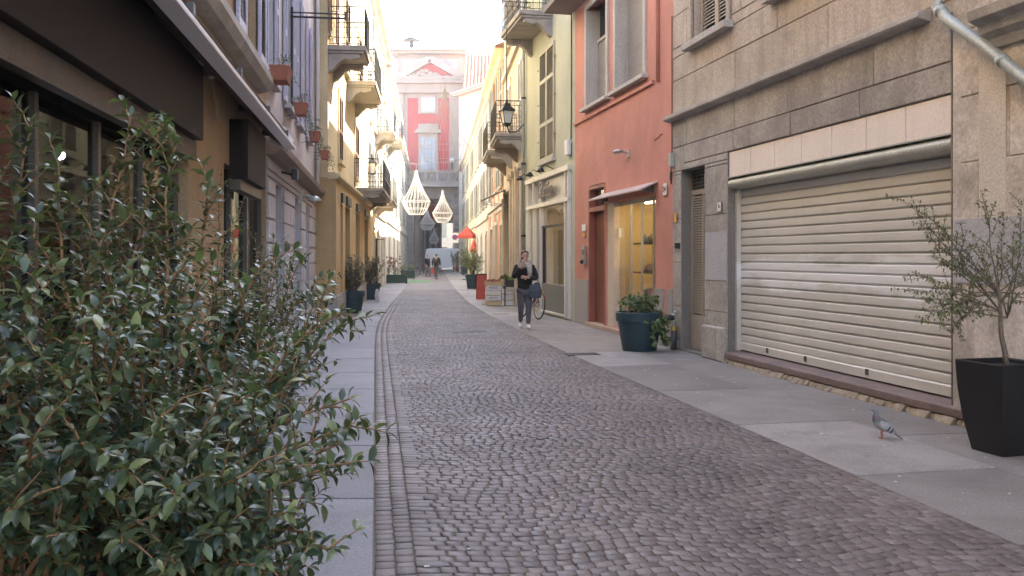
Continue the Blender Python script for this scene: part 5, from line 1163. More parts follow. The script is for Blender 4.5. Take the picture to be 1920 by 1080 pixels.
hang_pot(527, 142, 12.55, 'long terracotta window box under the first lavender window', True, .15, 51)
hang_pot(564, 206, 15.7, 'terracotta pot with the longest trailing grey-green plant', False, .75, 52)
hang_pot(590, 257, 19.0, 'terracotta pot with bushy trailing plant between two others', False, .55, 53)
hang_pot(609, 291, 22.4, 'terracotta pot hung at the corner of the yellow house', False, .6, 54)
# ------------------------------------------------------------------ chandelier light frames over the street
M['bead'] = surf('white_bead_string', (.78,.74,.66), .5, .05, 30); M['bead_gr'] = surf('grey_bead_string', (.42,.42,.42), .5, .05, 30); M['wire'] = flat('thin_steel_wire', (.35,.35,.36), .5)
def chandelier(px, ybot, Y, label, mat, wd=1.7, ht=2.65, rib=.015, n=20):
    p = AT(px, ybot, Y); o = thing('street_chandelier', label, 'light decoration', (p.x,p.y,p.z), 0, None); R_ = wd/2
    zt = ht; zm = ht*.30; zb = 0
    for i in range(n):
        a = 2*math.pi*i/n; c, s = math.cos(a), math.sin(a); pts = []
        for t in np.linspace(0,1,7): r = .05+(R_-.05)*(t**1.55); pts.append((r*c,r*s,zt+(zm-zt)*t))
        MB().tube(pts, rib, 4, caps=False).build('bead_string', mat, o)
        pts = [((R_*(1-t)+R_*.52*t+.06*math.sin(math.pi*t))*c, (R_*(1-t)+R_*.52*t+.06*math.sin(math.pi*t))*s, zm*(1-t)+zb*t) for t in np.linspace(0,1,4)]
        MB().tube(pts, rib, 4, caps=False).build('bead_string', mat, o)
    for r, z in ((R_,zm),(R_*.52,zb),(.06,zt),(R_*.80,zm*.45)): MB().tube([(r*math.cos(a),r*math.sin(a),z) for a in np.linspace(0,2*math.pi,33)], rib*1.3, 5, caps=False).build('hoop', mat, o)
    zc = zt+.4; ul = (wl(Y)+.02-p.x); ur = wr(Y)-.02-p.x
    MB().tube([(ul,0,zc+.5),(ul*.4,0,zc+.1),(0,0,zc),(ur*.4,0,zc+.1),(ur,0,zc+.5)], .01, 4).tube([(0,0,zt),(0,0,zc)], .012, 4).build('cable', M['wire'], o)
chandelier(834, 322, 32.0, 'bare wire chandelier frame hung highest before the red facade', M['bead_gr'], rib=.0042, ht=2.9, n=22)
chandelier(780.5, 402, 55.0, 'large cream beaded chandelier hung over the street', M['bead'])
chandelier(830, 417, 76.0, 'cream beaded chandelier hung before the red lunette', M['bead'], rib=.019)
chandelier(801, 431, 88.0, 'small grey beaded chandelier between the two cream ones', M['bead_gr'], wd=1.45, ht=2.0, rib=.02)
chandelier(814, 457, 101.0, 'dim grey chandelier hung at the mouth of the passage', M['bead_gr'], wd=1.1, ht=1.7, rib=.022, n=18)
# twin-globe street lamp and wall lantern
p = G(722, 545); o = thing('globe_street_lamp', 'street lamp with two lit round globes by the left houses', 'street lamp', (p.x-.4,p.y,0)); Y = p.y
M['globe'] = emis('lit_globe', (1,.82,.55), 3.0); zz1 = CH+(HY-428)*Y/FPX; zz2 = CH+(HY-437)*Y/FPX
MB().lathe([(.12,0),(.12,.3),(.06,.4),(.045,zz2-.3),(.05,zz2-.25)], 12).build('post', M['iron'], o); MB().sphere((-.1,0,zz1), .17, 14, 10).build('globe', M['globe'], o, smooth=True); MB().sphere((.32,0,zz2), .17, 14, 10).build('globe', M['globe'], o, smooth=True)
MB().tube([(0,0,zz2-.3),(-.1,0,zz2-.1),(-.1,0,zz1-.17)], .02, 6).tube([(0,0,zz2-.3),(.32,0,zz2-.3),(.32,0,zz2-.17)], .02, 6).build('arm', M['iron'], o)
p = AT(697, 312, 38); o = thing('wall_lantern', 'pale wall lantern above the left balconies', 'lantern', (p.x,p.y,p.z)); lantern(o, 1.2); MB().tube([(0,0,-.3),(-.3,0,-.5),(wl(38)-p.x,0,-.3)], .025, 6).build('bracket', M['iron'], o)
# small red umbrella and no-parking sign on the right
p = AT(876, 436, 62); o = thing('red_umbrella', 'small red pyramid parasol fixed to the right-hand houses', 'parasol', (p.x,p.y,0)); zc = p.z
M['red_cloth'] = surf('red_canvas', (.55,.08,.05), .8, .1, 3)
MB().lathe([(.75,zc-.25),(.76,zc-.22),(.02,zc+.4)], 4, a0=R(30)).build('canopy', M['red_cloth'], o); MB().lathe([(.76,zc-.4),(.75,zc-.24)], 4, a0=R(30)).build('valance', M['red_cloth'], o); MB().tube([(0,0,0),(0,0,zc+.45)], .03, 6).build('pole', M['iron'], o); MB().box(-.3,.3,-.3,.3,0,.06).build('base', M['iron'], o)
p = AT(883, 462, 60); o = thing('red_umbrella', 'lower folded red parasol next to the pyramid one', 'parasol', (p.x+.2,p.y,0)); MB().lathe([(.05,p.z-.5),(.32,p.z-.3),(.02,p.z+.5)], 8).build('canopy', M['red_cloth'], o); MB().tube([(0,0,0),(0,0,p.z+.5)], .025, 6).build('pole', M['iron'], o); MB().box(-.25,.25,-.25,.25,0,.06).build('base', M['iron'], o)
p = AT(853, 446, 80); o = thing('no_parking_sign', 'square white no-parking sign with round dark disc', 'sign', (p.x,p.y,0)); MB().box(-.32,.32,-.02,.0,p.z-.45,p.z+.45).build('plate', M['enamel'], o)
for k_, (r_, c_, d_) in enumerate(((.24,(.45,.03,.03),-.03),(.18,(.04,.08,.30),-.036))): MB().lathe([(r_,0),(r_,.006)], 20, M=Matrix.Translation((0,d_,p.z+.05)) @ Matrix.Rotation(R(90),4,'X')).build('disc', flat('sign_paint', c_, .4), o)
MB().box(-.19,.19,-.047,-.043,p.z+.03,p.z+.07, ).build('slash', flat('sign_red', (.45,.03,.03), .4), o); MB().tube([(0,.03,0),(0,.03,p.z+.5)], .03, 8).build('post', M['zinc'], o)
# ------------------------------------------------------------------ white van crossing beyond
vp = G(803, 508.5); o = thing('white_van', 'white delivery van parked across the end of the street', 'van', (vp.x+5.0,vp.y+1.9,0), R(184)); o.scale = (1.1,1,1.08)
M['van'] = flat('white_van_paint', (.88,.88,.87), .25, bump=0, var=.03); M['tyre'] = flat('tyre_rubber', (.02,.02,.02), .8); M['carglass'] = flat('car_glass', (.03,.035,.04), .08)
prof = [(.05,.35),(.0,.62),(.04,.98),(.25,1.08),(.62,1.25),(1.05,1.98),(1.3,2.22),(2.0,2.32),(4.6,2.30),(4.85,2.22),(4.95,1.6),(4.95,.45),(4.9,.35)]
ring_ = lambda y, s: [(x, y, z if z < 1 else 1+(z-1)*s) for x, z in prof]
MB().loft([ring_(.12,.94),ring_(.0,.985),ring_(.06+.0,1) if False else ring_(.12,1.0),ring_(1.75,1.0),ring_(1.87,.985)][1:]).build('body', M['van'], o, bevel=.03)
for x in (.95, 3.95): 
    for y in (.02, 1.7):
        w_ = MB().lathe([(.19,-.1),(.34,-.1),(.36,-.05),(.36,.05),(.34,.1),(.19,.1)], 20, M=Matrix.Translation((x,y+.06,.36)) @ Matrix.Rotation(R(90),4,'X')).build('wheel', M['tyre'], o); MB().lathe([(.02,-.09),(.2,-.1),(.2,.1),(.02,.09)], 16, M=Matrix.Translation((x,y+.06,.36)) @ Matrix.Rotation(R(90),4,'X')).build('rim', M['steel'], w_)
MB().add([(.78,-.012,1.3),(1.7,-.012,1.3),(1.7,-.012,1.95),(1.15,-.012,1.95)], [(0,1,2,3)]).build('side_window', M['carglass'], o); MB().box(.0,.12,.2,.5,.68,.86).build('headlight', M['enamel'], o); MB().box(1.75,1.765,-.008,.0,.5,2.1).build('door_gap', M['ink'], o); MB().box(1.5,4.9,-.02,.0,.9,1.0).build('side_moulding', surf('grey_moulding', (.5,.5,.5), .5), o); MB().box(.6,.8,-.2,-.02,1.2,1.4).build('mirror', M['ink'], o, bevel=.02)

# ------------------------------------------------------------------ greengrocer's stand
M['crate_w'] = surf('pale_poplar_crate', (.52,.40,.25), .8, .2, 6, rnd=.3); M['crate_wh'] = surf('white_crate', (.66,.64,.60), .7, .12, 4); M['card'] = surf('cardboard', (.45,.31,.18), .9, .15, 4); M['crate_bk'] = surf('black_plastic_crate', (.02,.02,.022), .5)
def crate(x, y, z, w_, d_, h_, label, mat, rz=0, n=3, group=None, name='wooden_crate', print_=None):
    o = thing(name, label, 'crate', (x,y,z), rz, group); t = .012
    for sx in (-1,1):
        for sy in (-1,1): MB().box(sx*(w_/2-.03)-.015,sx*(w_/2-.03)+.015,sy*(d_/2-.03)-.015,sy*(d_/2-.03)+.015,0,h_).build('corner_post', mat, o)
    sh_ = h_*.8/n
    for i in range(n):
        a = h_*.06+i*h_*.9/n; b = a+sh_
        MB().box(-w_/2,w_/2,-d_/2,-d_/2+t,a,b).build('slat', mat, o); MB().box(-w_/2,w_/2,d_/2-t,d_/2,a,b).build('slat', mat, o); MB().box(-w_/2,-w_/2+t,-d_/2+t,d_/2-t,a,b).build('slat', mat, o); MB().box(w_/2-t,w_/2,-d_/2+t,d_/2-t,a,b).build('slat', mat, o)
    MB().box(-w_/2+t,w_/2-t,-d_/2+t,d_/2-t,h_*.05,h_*.08).build('base', mat, o)
    if print_: MB().box(-w_*.3,w_*.3,-d_/2-.003,-d_/2-.001,h_*.3,h_*.7).build('printed_panel', flat('crate_print', print_, .7), o)
    return o
gp = G(912, 573); cx, cyy = gp.x, gp.y+.25; rz = R(5)
lb = ['bottom crate of the pale wooden stack beside the red board','second crate up in the pale wooden stack','third crate up in the pale wooden stack','fourth crate up in the pale wooden stack']
for i in range(4): crate(cx+.22+rng.uniform(-.015,.015), cyy, .0+i*.165, .5, .36, .155, lb[i], M['crate_wh'] if i else M['crate_w'], rz, 2, print_=(.45,.38,.5) if i % 2 else None)
crate(cx+.25, cyy-.02, .665, .62, .42, .14, 'yellowish cardboard tray of produce topping the crate stack', M['card'], rz, 1, name='produce_tray')
k = MB(); g = random.Random(3)
for i in range(16): k.sphere((g.uniform(-.24,.24), g.uniform(-.14,.14), .10+g.uniform(0,.07)), .05, 8, 6)
q = k.build('red_onions', flat('onion_skin', (.32,.12,.08), .4), smooth=True, loc=(cx+.25,cyy-.02,.665), rotz=rz); tag(q, 'heap of reddish onions in the cardboard tray', 'vegetables')
for i_, (dx_, c_) in enumerate(((-.02,M['crate_wh']),(.25,M['crate_w']))):
    crate(cx+.08+dx_, cyy+.5, i_*.18+0, .5, .36, .17, ('white crate on the ground behind the wooden stack','pale crate set on the rear white crate')[i_], c_, rz, 2)
tb = thing('market_trestle', 'black trestle counter of greens beside the stacked crates', 'market stand', (cx+1.02, cyy, 0), rz)
MB().box(-.48,.72,-.3,.3,.6,.64).build('top', M['crate_bk'], tb)
for sx in (-.44, .68):
    for sy in (-.26, .26): MB().box(sx-.02,sx+.02,sy-.02,sy+.02,0,.6).build('leg', M['iron'], tb)
for i_, (a_, b_) in enumerate(((-.42,.16),(.2,.7))): crate(cx+1.02+(a_+b_)/2, cyy-.02, .645, b_-a_, .52, .22, ('black plastic crate of lettuce on the trestle','black plastic crate of dark leaves behind the woman')[i_], M['crate_bk'], rz, 1, name='plastic_crate')
for i in range(3): crate(cx+.9, cyy, .0+i*.19, .82, .4, .17, ('lowest white slatted crate beneath the trestle','middle white slatted crate beneath the trestle','top white slatted crate beneath the trestle')[i], M['crate_wh'], rz, 2)
def greens(x, y, z, rx, ry, h, seed, label, mat, n=130, leaf=.12):
    g = random.Random(seed); L = [(Vector((g.uniform(-rx,rx),g.uniform(-ry,ry),g.uniform(0,h*.5))), rvec(g)+Vector((0,0,.9)), rvec(g), leaf*g.uniform(.7,1.2)) for _ in range(n)]
    o = link('lettuce', np_mesh('lettuce', leaf_arrays(L,1.6), LEAF_Q, LEAF_T, np.random.default_rng(seed).random(n)), mat, loc=(x,y,z), rotz=rz); tag(o, label, 'vegetables')
M['lettuce'] = leafmat('lettuce_leaf', (.12,.24,.03), (.22,.38,.06), (.35,.5,.14), .5)
greens(cx+.95, cyy-.04, .78, .2, .18, .2, 5, 'heads of bright green lettuce in the black crate', M['lettuce']); greens(cx+.6, cyy+.05, .84, .12, .18, .14, 6, 'dark leafy bunch next to the lettuce', M['leaf_pot'], 60)
greens(cx+1.45, cyy-.04, .78, .18, .18, .16, 7, 'dark green leaves in the second black crate', M['leaf_osm'], 90)
q = MB().box(-.15,.15,-.1,.1,0,.3).build('cardboard_box', M['card'], loc=(cx+1.22,cyy+.1,.8), rotz=rz+.3, bevel=.005); tag(q, 'upright printed carton standing on the trestle', 'carton'); MB().box(-.1,.1,-.104,-.101,.08,.22).build('print', flat('carton_print', (.4,.08,.06), .6), q)
ab = G(898, 562); o = thing('red_board', 'tall red sandwich board in front of the crate stack', 'sandwich board', (ab.x+.1,ab.y+.3,0), R(12)); 
for s_ in (-1,1): MB().box(-.19,.19,-.015,.015,0,.95, M=Matrix.Translation((0,s_*.18,0)) @ Matrix.Rotation(R(s_*10),4,'X')).build('panel', surf('red_board_paint', (.42,.06,.045), .5, .1, 3), o, bevel=.01)
MB().box(-.17,.17,-.06,.06,.92,.96).build('hinge', M['iron'], o)

# ------------------------------------------------------------------ bicycles
def bicycle(loc, rz, label, lean=.0, frame=(.25,.03,.03), basket=False):
    o = thing('bicycle', label, 'bicycle', loc, rz); o.rotation_euler = (lean,0,rz); fm_ = flat('bike_paint', frame, .35, .2)
    for x in (-.53,.53):
        c = (x,0,.34); w_ = MB().tube([(x+.325*math.cos(a),0,.34+.325*math.sin(a)) for a in np.linspace(0,2*math.pi,29)], .018, 6, caps=False).build('wheel', M['tyre'], o, smooth=True)
        MB().tube([(x+.295*math.cos(a),0,.34+.295*math.sin(a)) for a in np.linspace(0,2*math.pi,29)], .012, 5, caps=False).build('rim', M['steel'], w_); k = MB()
        for i in range(12): a = math.pi*i/6; k.tube([(x,.0,.34),(x+.29*math.cos(a),0,.34+.29*math.sin(a))], .0025, 3, caps=False)
        k.tube([(x,-.05,.34),(x,.05,.34)], .02, 8); k.build('spokes', M['steel'], w_)
        MB().tube([(x+.36*math.cos(a),0,.34+.36*math.sin(a)) for a in (np.linspace(.3,2.6,12) if x < 0 else np.linspace(.9,2.8,12))], .014, 5).build('mudguard', fm_, o)
    bb, st, hd, hb = (-.08,0,.30), (-.22,0,.82), (.36,0,.86), (.40,0,.70)
    MB().tube([bb,st],.016,8).tube([bb,hb],.018,8).tube([(-.19,0,.74),(.37,0,.82)],.016,8).tube([(-.53,0,.34),bb],.011,6).tube([(-.53,0,.34),(-.2,0,.76)],.010,6).tube([hd,hb,(.47,0,.5),(.53,0,.34)],.015,8).build('frame', fm_, o, smooth=True)
    MB().sphere((-.24,0,.90), .1, 12, 6, (1.4,.75,.4)).build('saddle', M['tyre'], o, smooth=True); MB().tube([st,(-.235,0,.9)], .012, 6).build('seat_post', M['steel'], o)
    MB().tube([(.36,0,.86),(.34,0,.98)], .013, 6).tube([(.16,-.29,.98),(.28,-.25,1.0),(.36,-.08,.99),(.36,.08,.99),(.28,.25,1.0),(.16,.29,.98)], .012, 6).build('handlebar', M['steel'], o, smooth=True)
    MB().lathe([(.02,-.01),(.1,-.01),(.1,.01),(.02,.01)], 18, M=Matrix.Translation((-.08,.05,.3)) @ Matrix.Rotation(R(90),4,'X')).build('chainring', M['steel'], o); MB().tube([(-.08,.07,.3),(.02,.07,.16)], .01, 5).tube([(-.08,-.07,.3),(-.18,-.07,.44)], .01, 5).box(-.03,.07,.06,.14,.15,.17).box(-.23,-.13,-.14,-.06,.43,.45).build('pedals', M['steel_dark'], o)
    return o
bp_ = G(985, 597); bicycle((bp_.x+.12, bp_.y+.05, 0), R(112), 'parked bicycle behind the walking woman at the shopfront', R(6), (.2,.02,.02))
# ------------------------------------------------------------------ people and the pigeon
def skin(name, pts, edges, mat, parent, sub=2, root=None):
    """pts: {name:(x,y,z,r) or (x,y,z,rx,ry)}; grows one continuous surface"""
    names = list(pts); me = bpy.data.meshes.new(name); me.from_pydata([pts[n][:3] for n in names], [(names.index(a), names.index(b)) for a, b in edges], [])
    o = bpy.data.objects.new(name, me); COL.objects.link(o); md = o.modifiers.new('s', 'SKIN'); md.use_smooth_shade = True
    for i, n in enumerate(names):
        q = pts[n]; sv_ = me.skin_vertices[0].data[i]; sv_.radius = (q[3], q[4] if len(q) > 4 else q[3]); sv_.use_root = (n == (root or names[0]))
    sb = o.modifiers.new('u', 'SUBSURF'); sb.levels = sb.render_levels = sub
    bpy.context.view_layer.update(); dg = bpy.context.evaluated_depsgraph_get()
    nm = bpy.data.meshes.new_from_object(o.evaluated_get(dg)); bpy.data.objects.remove(o); nm.shade_smooth(); nm.materials.clear()
    return link(name, nm, mat, parent)
def chain(*n): return list(zip(n[:-1], n[1:]))
def cloth(name, c, **k): return surf(name, c, .9, .15, 8, bump=.25, bscale=90, **k)
M['skin'] = surf('skin_tone', (.52,.31,.23), .5, .08, 10, bump=.03); M['hair_br'] = surf('brown_hair', (.06,.035,.02), .5, .3, 40, bump=.3)
M['black_cl'] = cloth('black_wool', (.012,.012,.014)); M['grey_jean'] = cloth('grey_trousers', (.085,.08,.095)); M['shoe_w'] = cloth('white_shoe', (.75,.74,.72)); M['scarf'] = surf('grey_patterned_scarf', (.42,.40,.37), .9, .45, 18, bump=.4, bscale=60); M['bag_bl'] = surf('slate_blue_bag', (.045,.06,.078), .6, .1, 4)
def hand(pts, edges, w, dirv, side, pre, curl):
    """palm and five fingers continuing a forearm that ends at w; curl: unit vector the fingers bend to"""
    d = Vector(dirv).normalized(); s = Vector(side).normalized(); c = Vector(curl).normalized(); w = Vector(w)
    pal = w + d*.055; pts[pre+'palm'] = (*pal, .03, .02); edges.append((pre+'wrist', pre+'palm'))
    for i, (of, ln) in enumerate(((-.030,.062),(-.010,.072),(.010,.068),(.029,.052))):
        a = pal + d*.035 + s*of; b = a + (d*.75+c*.5)*ln*.55; e = b + (d*.25+c*.9)*ln*.5
        for t, q, r in (('a',a,.0095),('b',b,.009),('c',e,.0075)): pts[f'{pre}f{i}{t}'] = (*q, r)
        edges.extend([(pre+'palm', f'{pre}f{i}a')]+chain(f'{pre}f{i}a', f'{pre}f{i}b', f'{pre}f{i}c'))
    a = w + d*.02 - s*.035; b = a + (d*.7-s*.6+c*.3)*.035; e = b + (d*.8+c*.5)*.028
    for t, q, r in (('a',a,.012),('b',b,.0105),('c',e,.0085)): pts[f'{pre}t{t}'] = (*q, r)
    edges.extend([(pre+'palm', pre+'ta')]+chain(pre+'ta', pre+'tb', pre+'tc'))
def head_mesh(parent_name, mat, parent, c, yaw, tilt=0, s=1.0):
    """sculpted head as a loft: jaw, chin, nose, brow, skull; faces -y before yaw"""
    Mx = Matrix.Translation(c) @ Matrix.Rotation(yaw,4,'Z') @ Matrix.Rotation(tilt,4,'X') @ Matrix.Scale(s,4); rings = []
    for z, rx, ryf, ryb, cy_ in ((-.125,.03,.035,.03,-.035),(-.115,.045,.055,.045,-.03),(-.085,.058,.072,.06,-.018),(-.05,.066,.08,.075,-.008),(-.01,.071,.083,.088,0),(.03,.074,.085,.096,.004),(.06,.073,.083,.096,.006),(.09,.062,.07,.084,.008),(.112,.04,.045,.058,.01),(.122,.012,.014,.02,.012)):
        rg_ = []
        for k in range(20):
            a = 2*math.pi*k/20; x = rx*math.cos(a); y = math.sin(a); y = cy_ + (y*ryb if y > 0 else y*ryf)
            if abs(math.cos(a)) < .2 and math.sin(a) < 0:
                if -.06 < z < .0: y -= .022 if z < -.03 else .012          # nose
                if -.1 < z < -.08: y -= .004
            if .0 <= z < .04 and .2 < abs(math.cos(a)) < .6 and math.sin(a) < 0: y += .007   # eye sockets
            rg_.append(Mx @ Vector((x,y,z)))
        rings.append(rg_)
    return rings, Mx
def face_parts(parent, Mx, mouth=(.35,.12,.1)):
    wh = flat('eye_white', (.7,.68,.65), .3); ir = flat('iris', (.03,.02,.015), .2)
    for s_ in (-1,1):
        e = MB().sphere((.031*s_,-.071,.012), .013, 10, 6, (1,.7,.75), Mx).build('eye', wh, parent, smooth=True); MB().sphere((.031*s_,-.08,.012), .006, 8, 6, (1,.5,1), Mx).build('iris', ir, e)
        MB().sphere((.073*s_,.01,-.01), .028, 8, 6, (.4,.8,1.2), Mx).build('ear', M['skin'], parent, smooth=True); MB().tube([Mx @ Vector((.012*s_,-.086,.032)), Mx @ Vector((.034*s_,-.083,.037)), Mx @ Vector((.052*s_,-.07,.031))], .004, 5).build('eyebrow', M['hair_br'], parent)
    MB().sphere((0,-.087,-.072), .02, 10, 6, (1.1,.4,.35), Mx).build('lips', flat('lips', mouth, .4), parent, smooth=True)
# the woman: walking towards the camera, one hand with a phone at the cheek, the other arm folded across
wp_ = G(984, 615.5); wo = thing('person', 'woman in black coat with grey scarf walking while holding a phone', 'person', (wp_.x+.0,wp_.y,0), R(6)); wo.scale = (1.02,)*3
b = {}; E = []
b['pel'] = (0,.02,.90,.13,.10); b['bel'] = (0,.02,1.02,.12,.09); b['che'] = (0,.01,1.22,.15,.10); b['nek0'] = (0,.02,1.38,.06); b['nek'] = (0,.0,1.45,.05); b['hd'] = (0,-.01,1.50,.05)
E += chain('pel','bel','che','nek0','nek','hd')
b['shR'] = (-.165,.02,1.335,.055); b['elR'] = (-.23,-.05,1.10,.043); b['Rwrist'] = (-.09,-.17,1.38,.026)
b['shL'] = (.165,.02,1.335,.055); b['elL'] = (.235,-.06,1.08,.043); b['Lwrist'] = (.03,-.21,1.12,.027)
E += chain('che','shR','elR','Rwrist') + chain('che','shL','elL','Lwrist')
b['hpR'] = (-.085,.02,.84,.085); b['knR'] = (-.085,.0,.47,.058); b['akR'] = (-.075,.16,.13,.036); b['ftR'] = (-.08,.08,.07,.032); b['toR'] = (-.085,.0,.05,.026)
b['hpL'] = (.085,.02,.84,.085); b['knL'] = (.075,-.07,.475,.058); b['akL'] = (.065,-.1,.09,.036); b['ftL'] = (.065,-.17,.05,.032); b['toL'] = (.065,-.26,.035,.026)
E += chain('pel','hpR','knR','akR','ftR','toR') + chain('pel','hpL','knL','akL','ftL','toL')
hand(b, E, b['Rwrist'][:3], (.25,-.1,1), (-.9,-.3,.2), 'R', (.6,.5,.3)); hand(b, E, b['Lwrist'][:3], (-1,-.15,.1), (0,.2,1), 'L', (-.2,.9,-.1))
body = skin('body', b, E, M['skin'], wo, 2)
rings, HM = head_mesh('head', M['skin'], wo, Vector((0,-.015,1.575)), R(8), R(6), .98)
MB().loft(rings).build('head', M['skin'], wo, smooth=True); face_parts(wo, HM)
hr = MB()
for z, rx, ry_, y0, cut in ((.128,.02,.03,.02,1),(.118,.05,.07,.016,.9),(.095,.074,.094,.014,.75),(.06,.084,.104,.018,.5),(.02,.082,.104,.026,.35),(-.03,.076,.092,.036,.25),(-.07,.06,.07,.05,.2)): pass
rr = []
for z, rx, ry_, y0, f in ((-.07,.055,.05,.055,0),(-.03,.078,.075,.04,0),(.02,.085,.092,.026,0),(.06,.086,.105,.016,-.0),(.092,.078,.1,.008,0),(.116,.054,.075,.008,0),(.132,.015,.02,.01,0)):
    ring2 = []
    for k in range(18):
        a = 2*math.pi*k/18; x = rx*math.cos(a); y = math.sin(a)*ry_+y0
        lim = -.06 if z > .085 else (-.03 if z > .05 else .0)
        ring2.append(HM @ Vector((x, max(y, lim), z)))
    rr.append(ring2)
MB().loft(rr).build('hair', M['hair_br'], wo, smooth=True)
MB().sphere((0,.115,.03), .045, 10, 8, (1,1,1), HM).build('hair_bun', M['hair_br'], wo, smooth=True)
MB().tube([HM @ Vector(q) for q in ((-.055,-.076,.012),(-.03,-.092,.012),(-.008,-.094,.014),(.008,-.094,.014),(.03,-.092,.012),(.055,-.076,.012),(.076,.0,.014))], .0045, 5).build('glasses', M['ink'], wo)
jk = {'hem':(0,.02,.78,.17,.135),'pel':(0,.02,.88,.172,.135),'bel':(0,.02,1.0,.165,.125),'che':(0,.01,1.23,.185,.13),'nek':(0,.02,1.39,.085),'shR':(-.185,.02,1.33,.078),'elR':(-.25,-.055,1.10,.066),'wrR':(-.12,-.155,1.335,.047),'shL':(.185,.02,1.33,.078),'elL':(.255,-.065,1.08,.066),'wrL':(.08,-.205,1.115,.048)}
skin('coat', jk, chain('hem','pel','bel','che','nek')+chain('che','shR','elR','wrR')+chain('che','shL','elL','wrL'), M['black_cl'], wo, 2)
tr = {'pel':(0,.02,.88,.15,.12),'hpR':(-.085,.02,.80,.105),'knR':(-.085,.0,.47,.072),'akR':(-.075,.155,.13,.05),'hpL':(.085,.02,.80,.105),'knL':(.075,-.07,.475,.072),'akL':(.065,-.1,.09,.05)}
skin('trousers', tr, chain('pel','hpR','knR','akR')+chain('pel','hpL','knL','akL'), M['grey_jean'], wo, 2)
for nm, q in (('shoe',[(-.075,.16,.115),(-.077,.14,.07),(-.08,.07,.06),(-.085,-.02,.045)]),('shoe',[(.065,-.085,.1),(.065,-.09,.052),(.065,-.17,.045),(.065,-.275,.036)])):
    skin(nm, {str(i):(*p, (.046,.05,.046,.034)[i]) for i, p in enumerate(q)}, chain('0','1','2','3'), M['shoe_w'], wo, 2)
k = MB()
for j, (z, r, yy) in enumerate(((1.345,.125,-.035),(1.39,.12,-.03),(1.435,.105,-.02))): k.tube([(r*math.cos(a)*(1.05), r*math.sin(a)*.85+yy+.03, z+.02*math.sin(3*a+j)) for a in np.linspace(0,2*math.pi,21)], .045, 8, caps=False)
k.tube([(.04,-.13,1.42),(.08,-.17,1.33),(.09,-.18,1.22),(.08,-.165,1.12)], [.05,.06,.055,.035], 8).build('scarf', M['scarf'], wo, smooth=True)
Wm = Matrix.Translation(wo.location) @ Matrix.Rotation(R(6),4,'Z') @ Matrix.Scale(1.02,4)
ph = thing('phone', 'small dark phone held to the woman cheek', 'phone', Wm @ Vector((-.075,-.13,1.49))); ph.rotation_euler = (R(12),R(14),R(-30)); MB().box(-.034,.034,-.005,.005,-.07,.07).build('case', M['ink'], ph, bevel=.006)
bgp = Wm @ Vector((.21,-.13,.80)); bg_ = thing('handbag', 'slate blue handbag hanging from the woman arm', 'handbag', bgp, R(-15)); bg_.scale = (.85,.85,1); 
MB().loft([[(-.15,-.06,-.14),(.15,-.06,-.14),(.15,.06,-.14),(-.15,.06,-.14)],[(-.175,-.075,.02),(.175,-.075,.02),(.175,.075,.02),(-.175,.075,.02)],[(-.12,-.03,.17),(.13,-.03,.17),(.13,.03,.17),(-.12,.03,.17)]]).build('body', M['bag_bl'], bg_, bevel=.025); MB().tube([(-.1,0,.15),(-.07,.02,.26),(0,.03,.31),(.07,.02,.26),(.1,0,.15)], .01, 6).build('strap', M['bag_bl'], bg_)
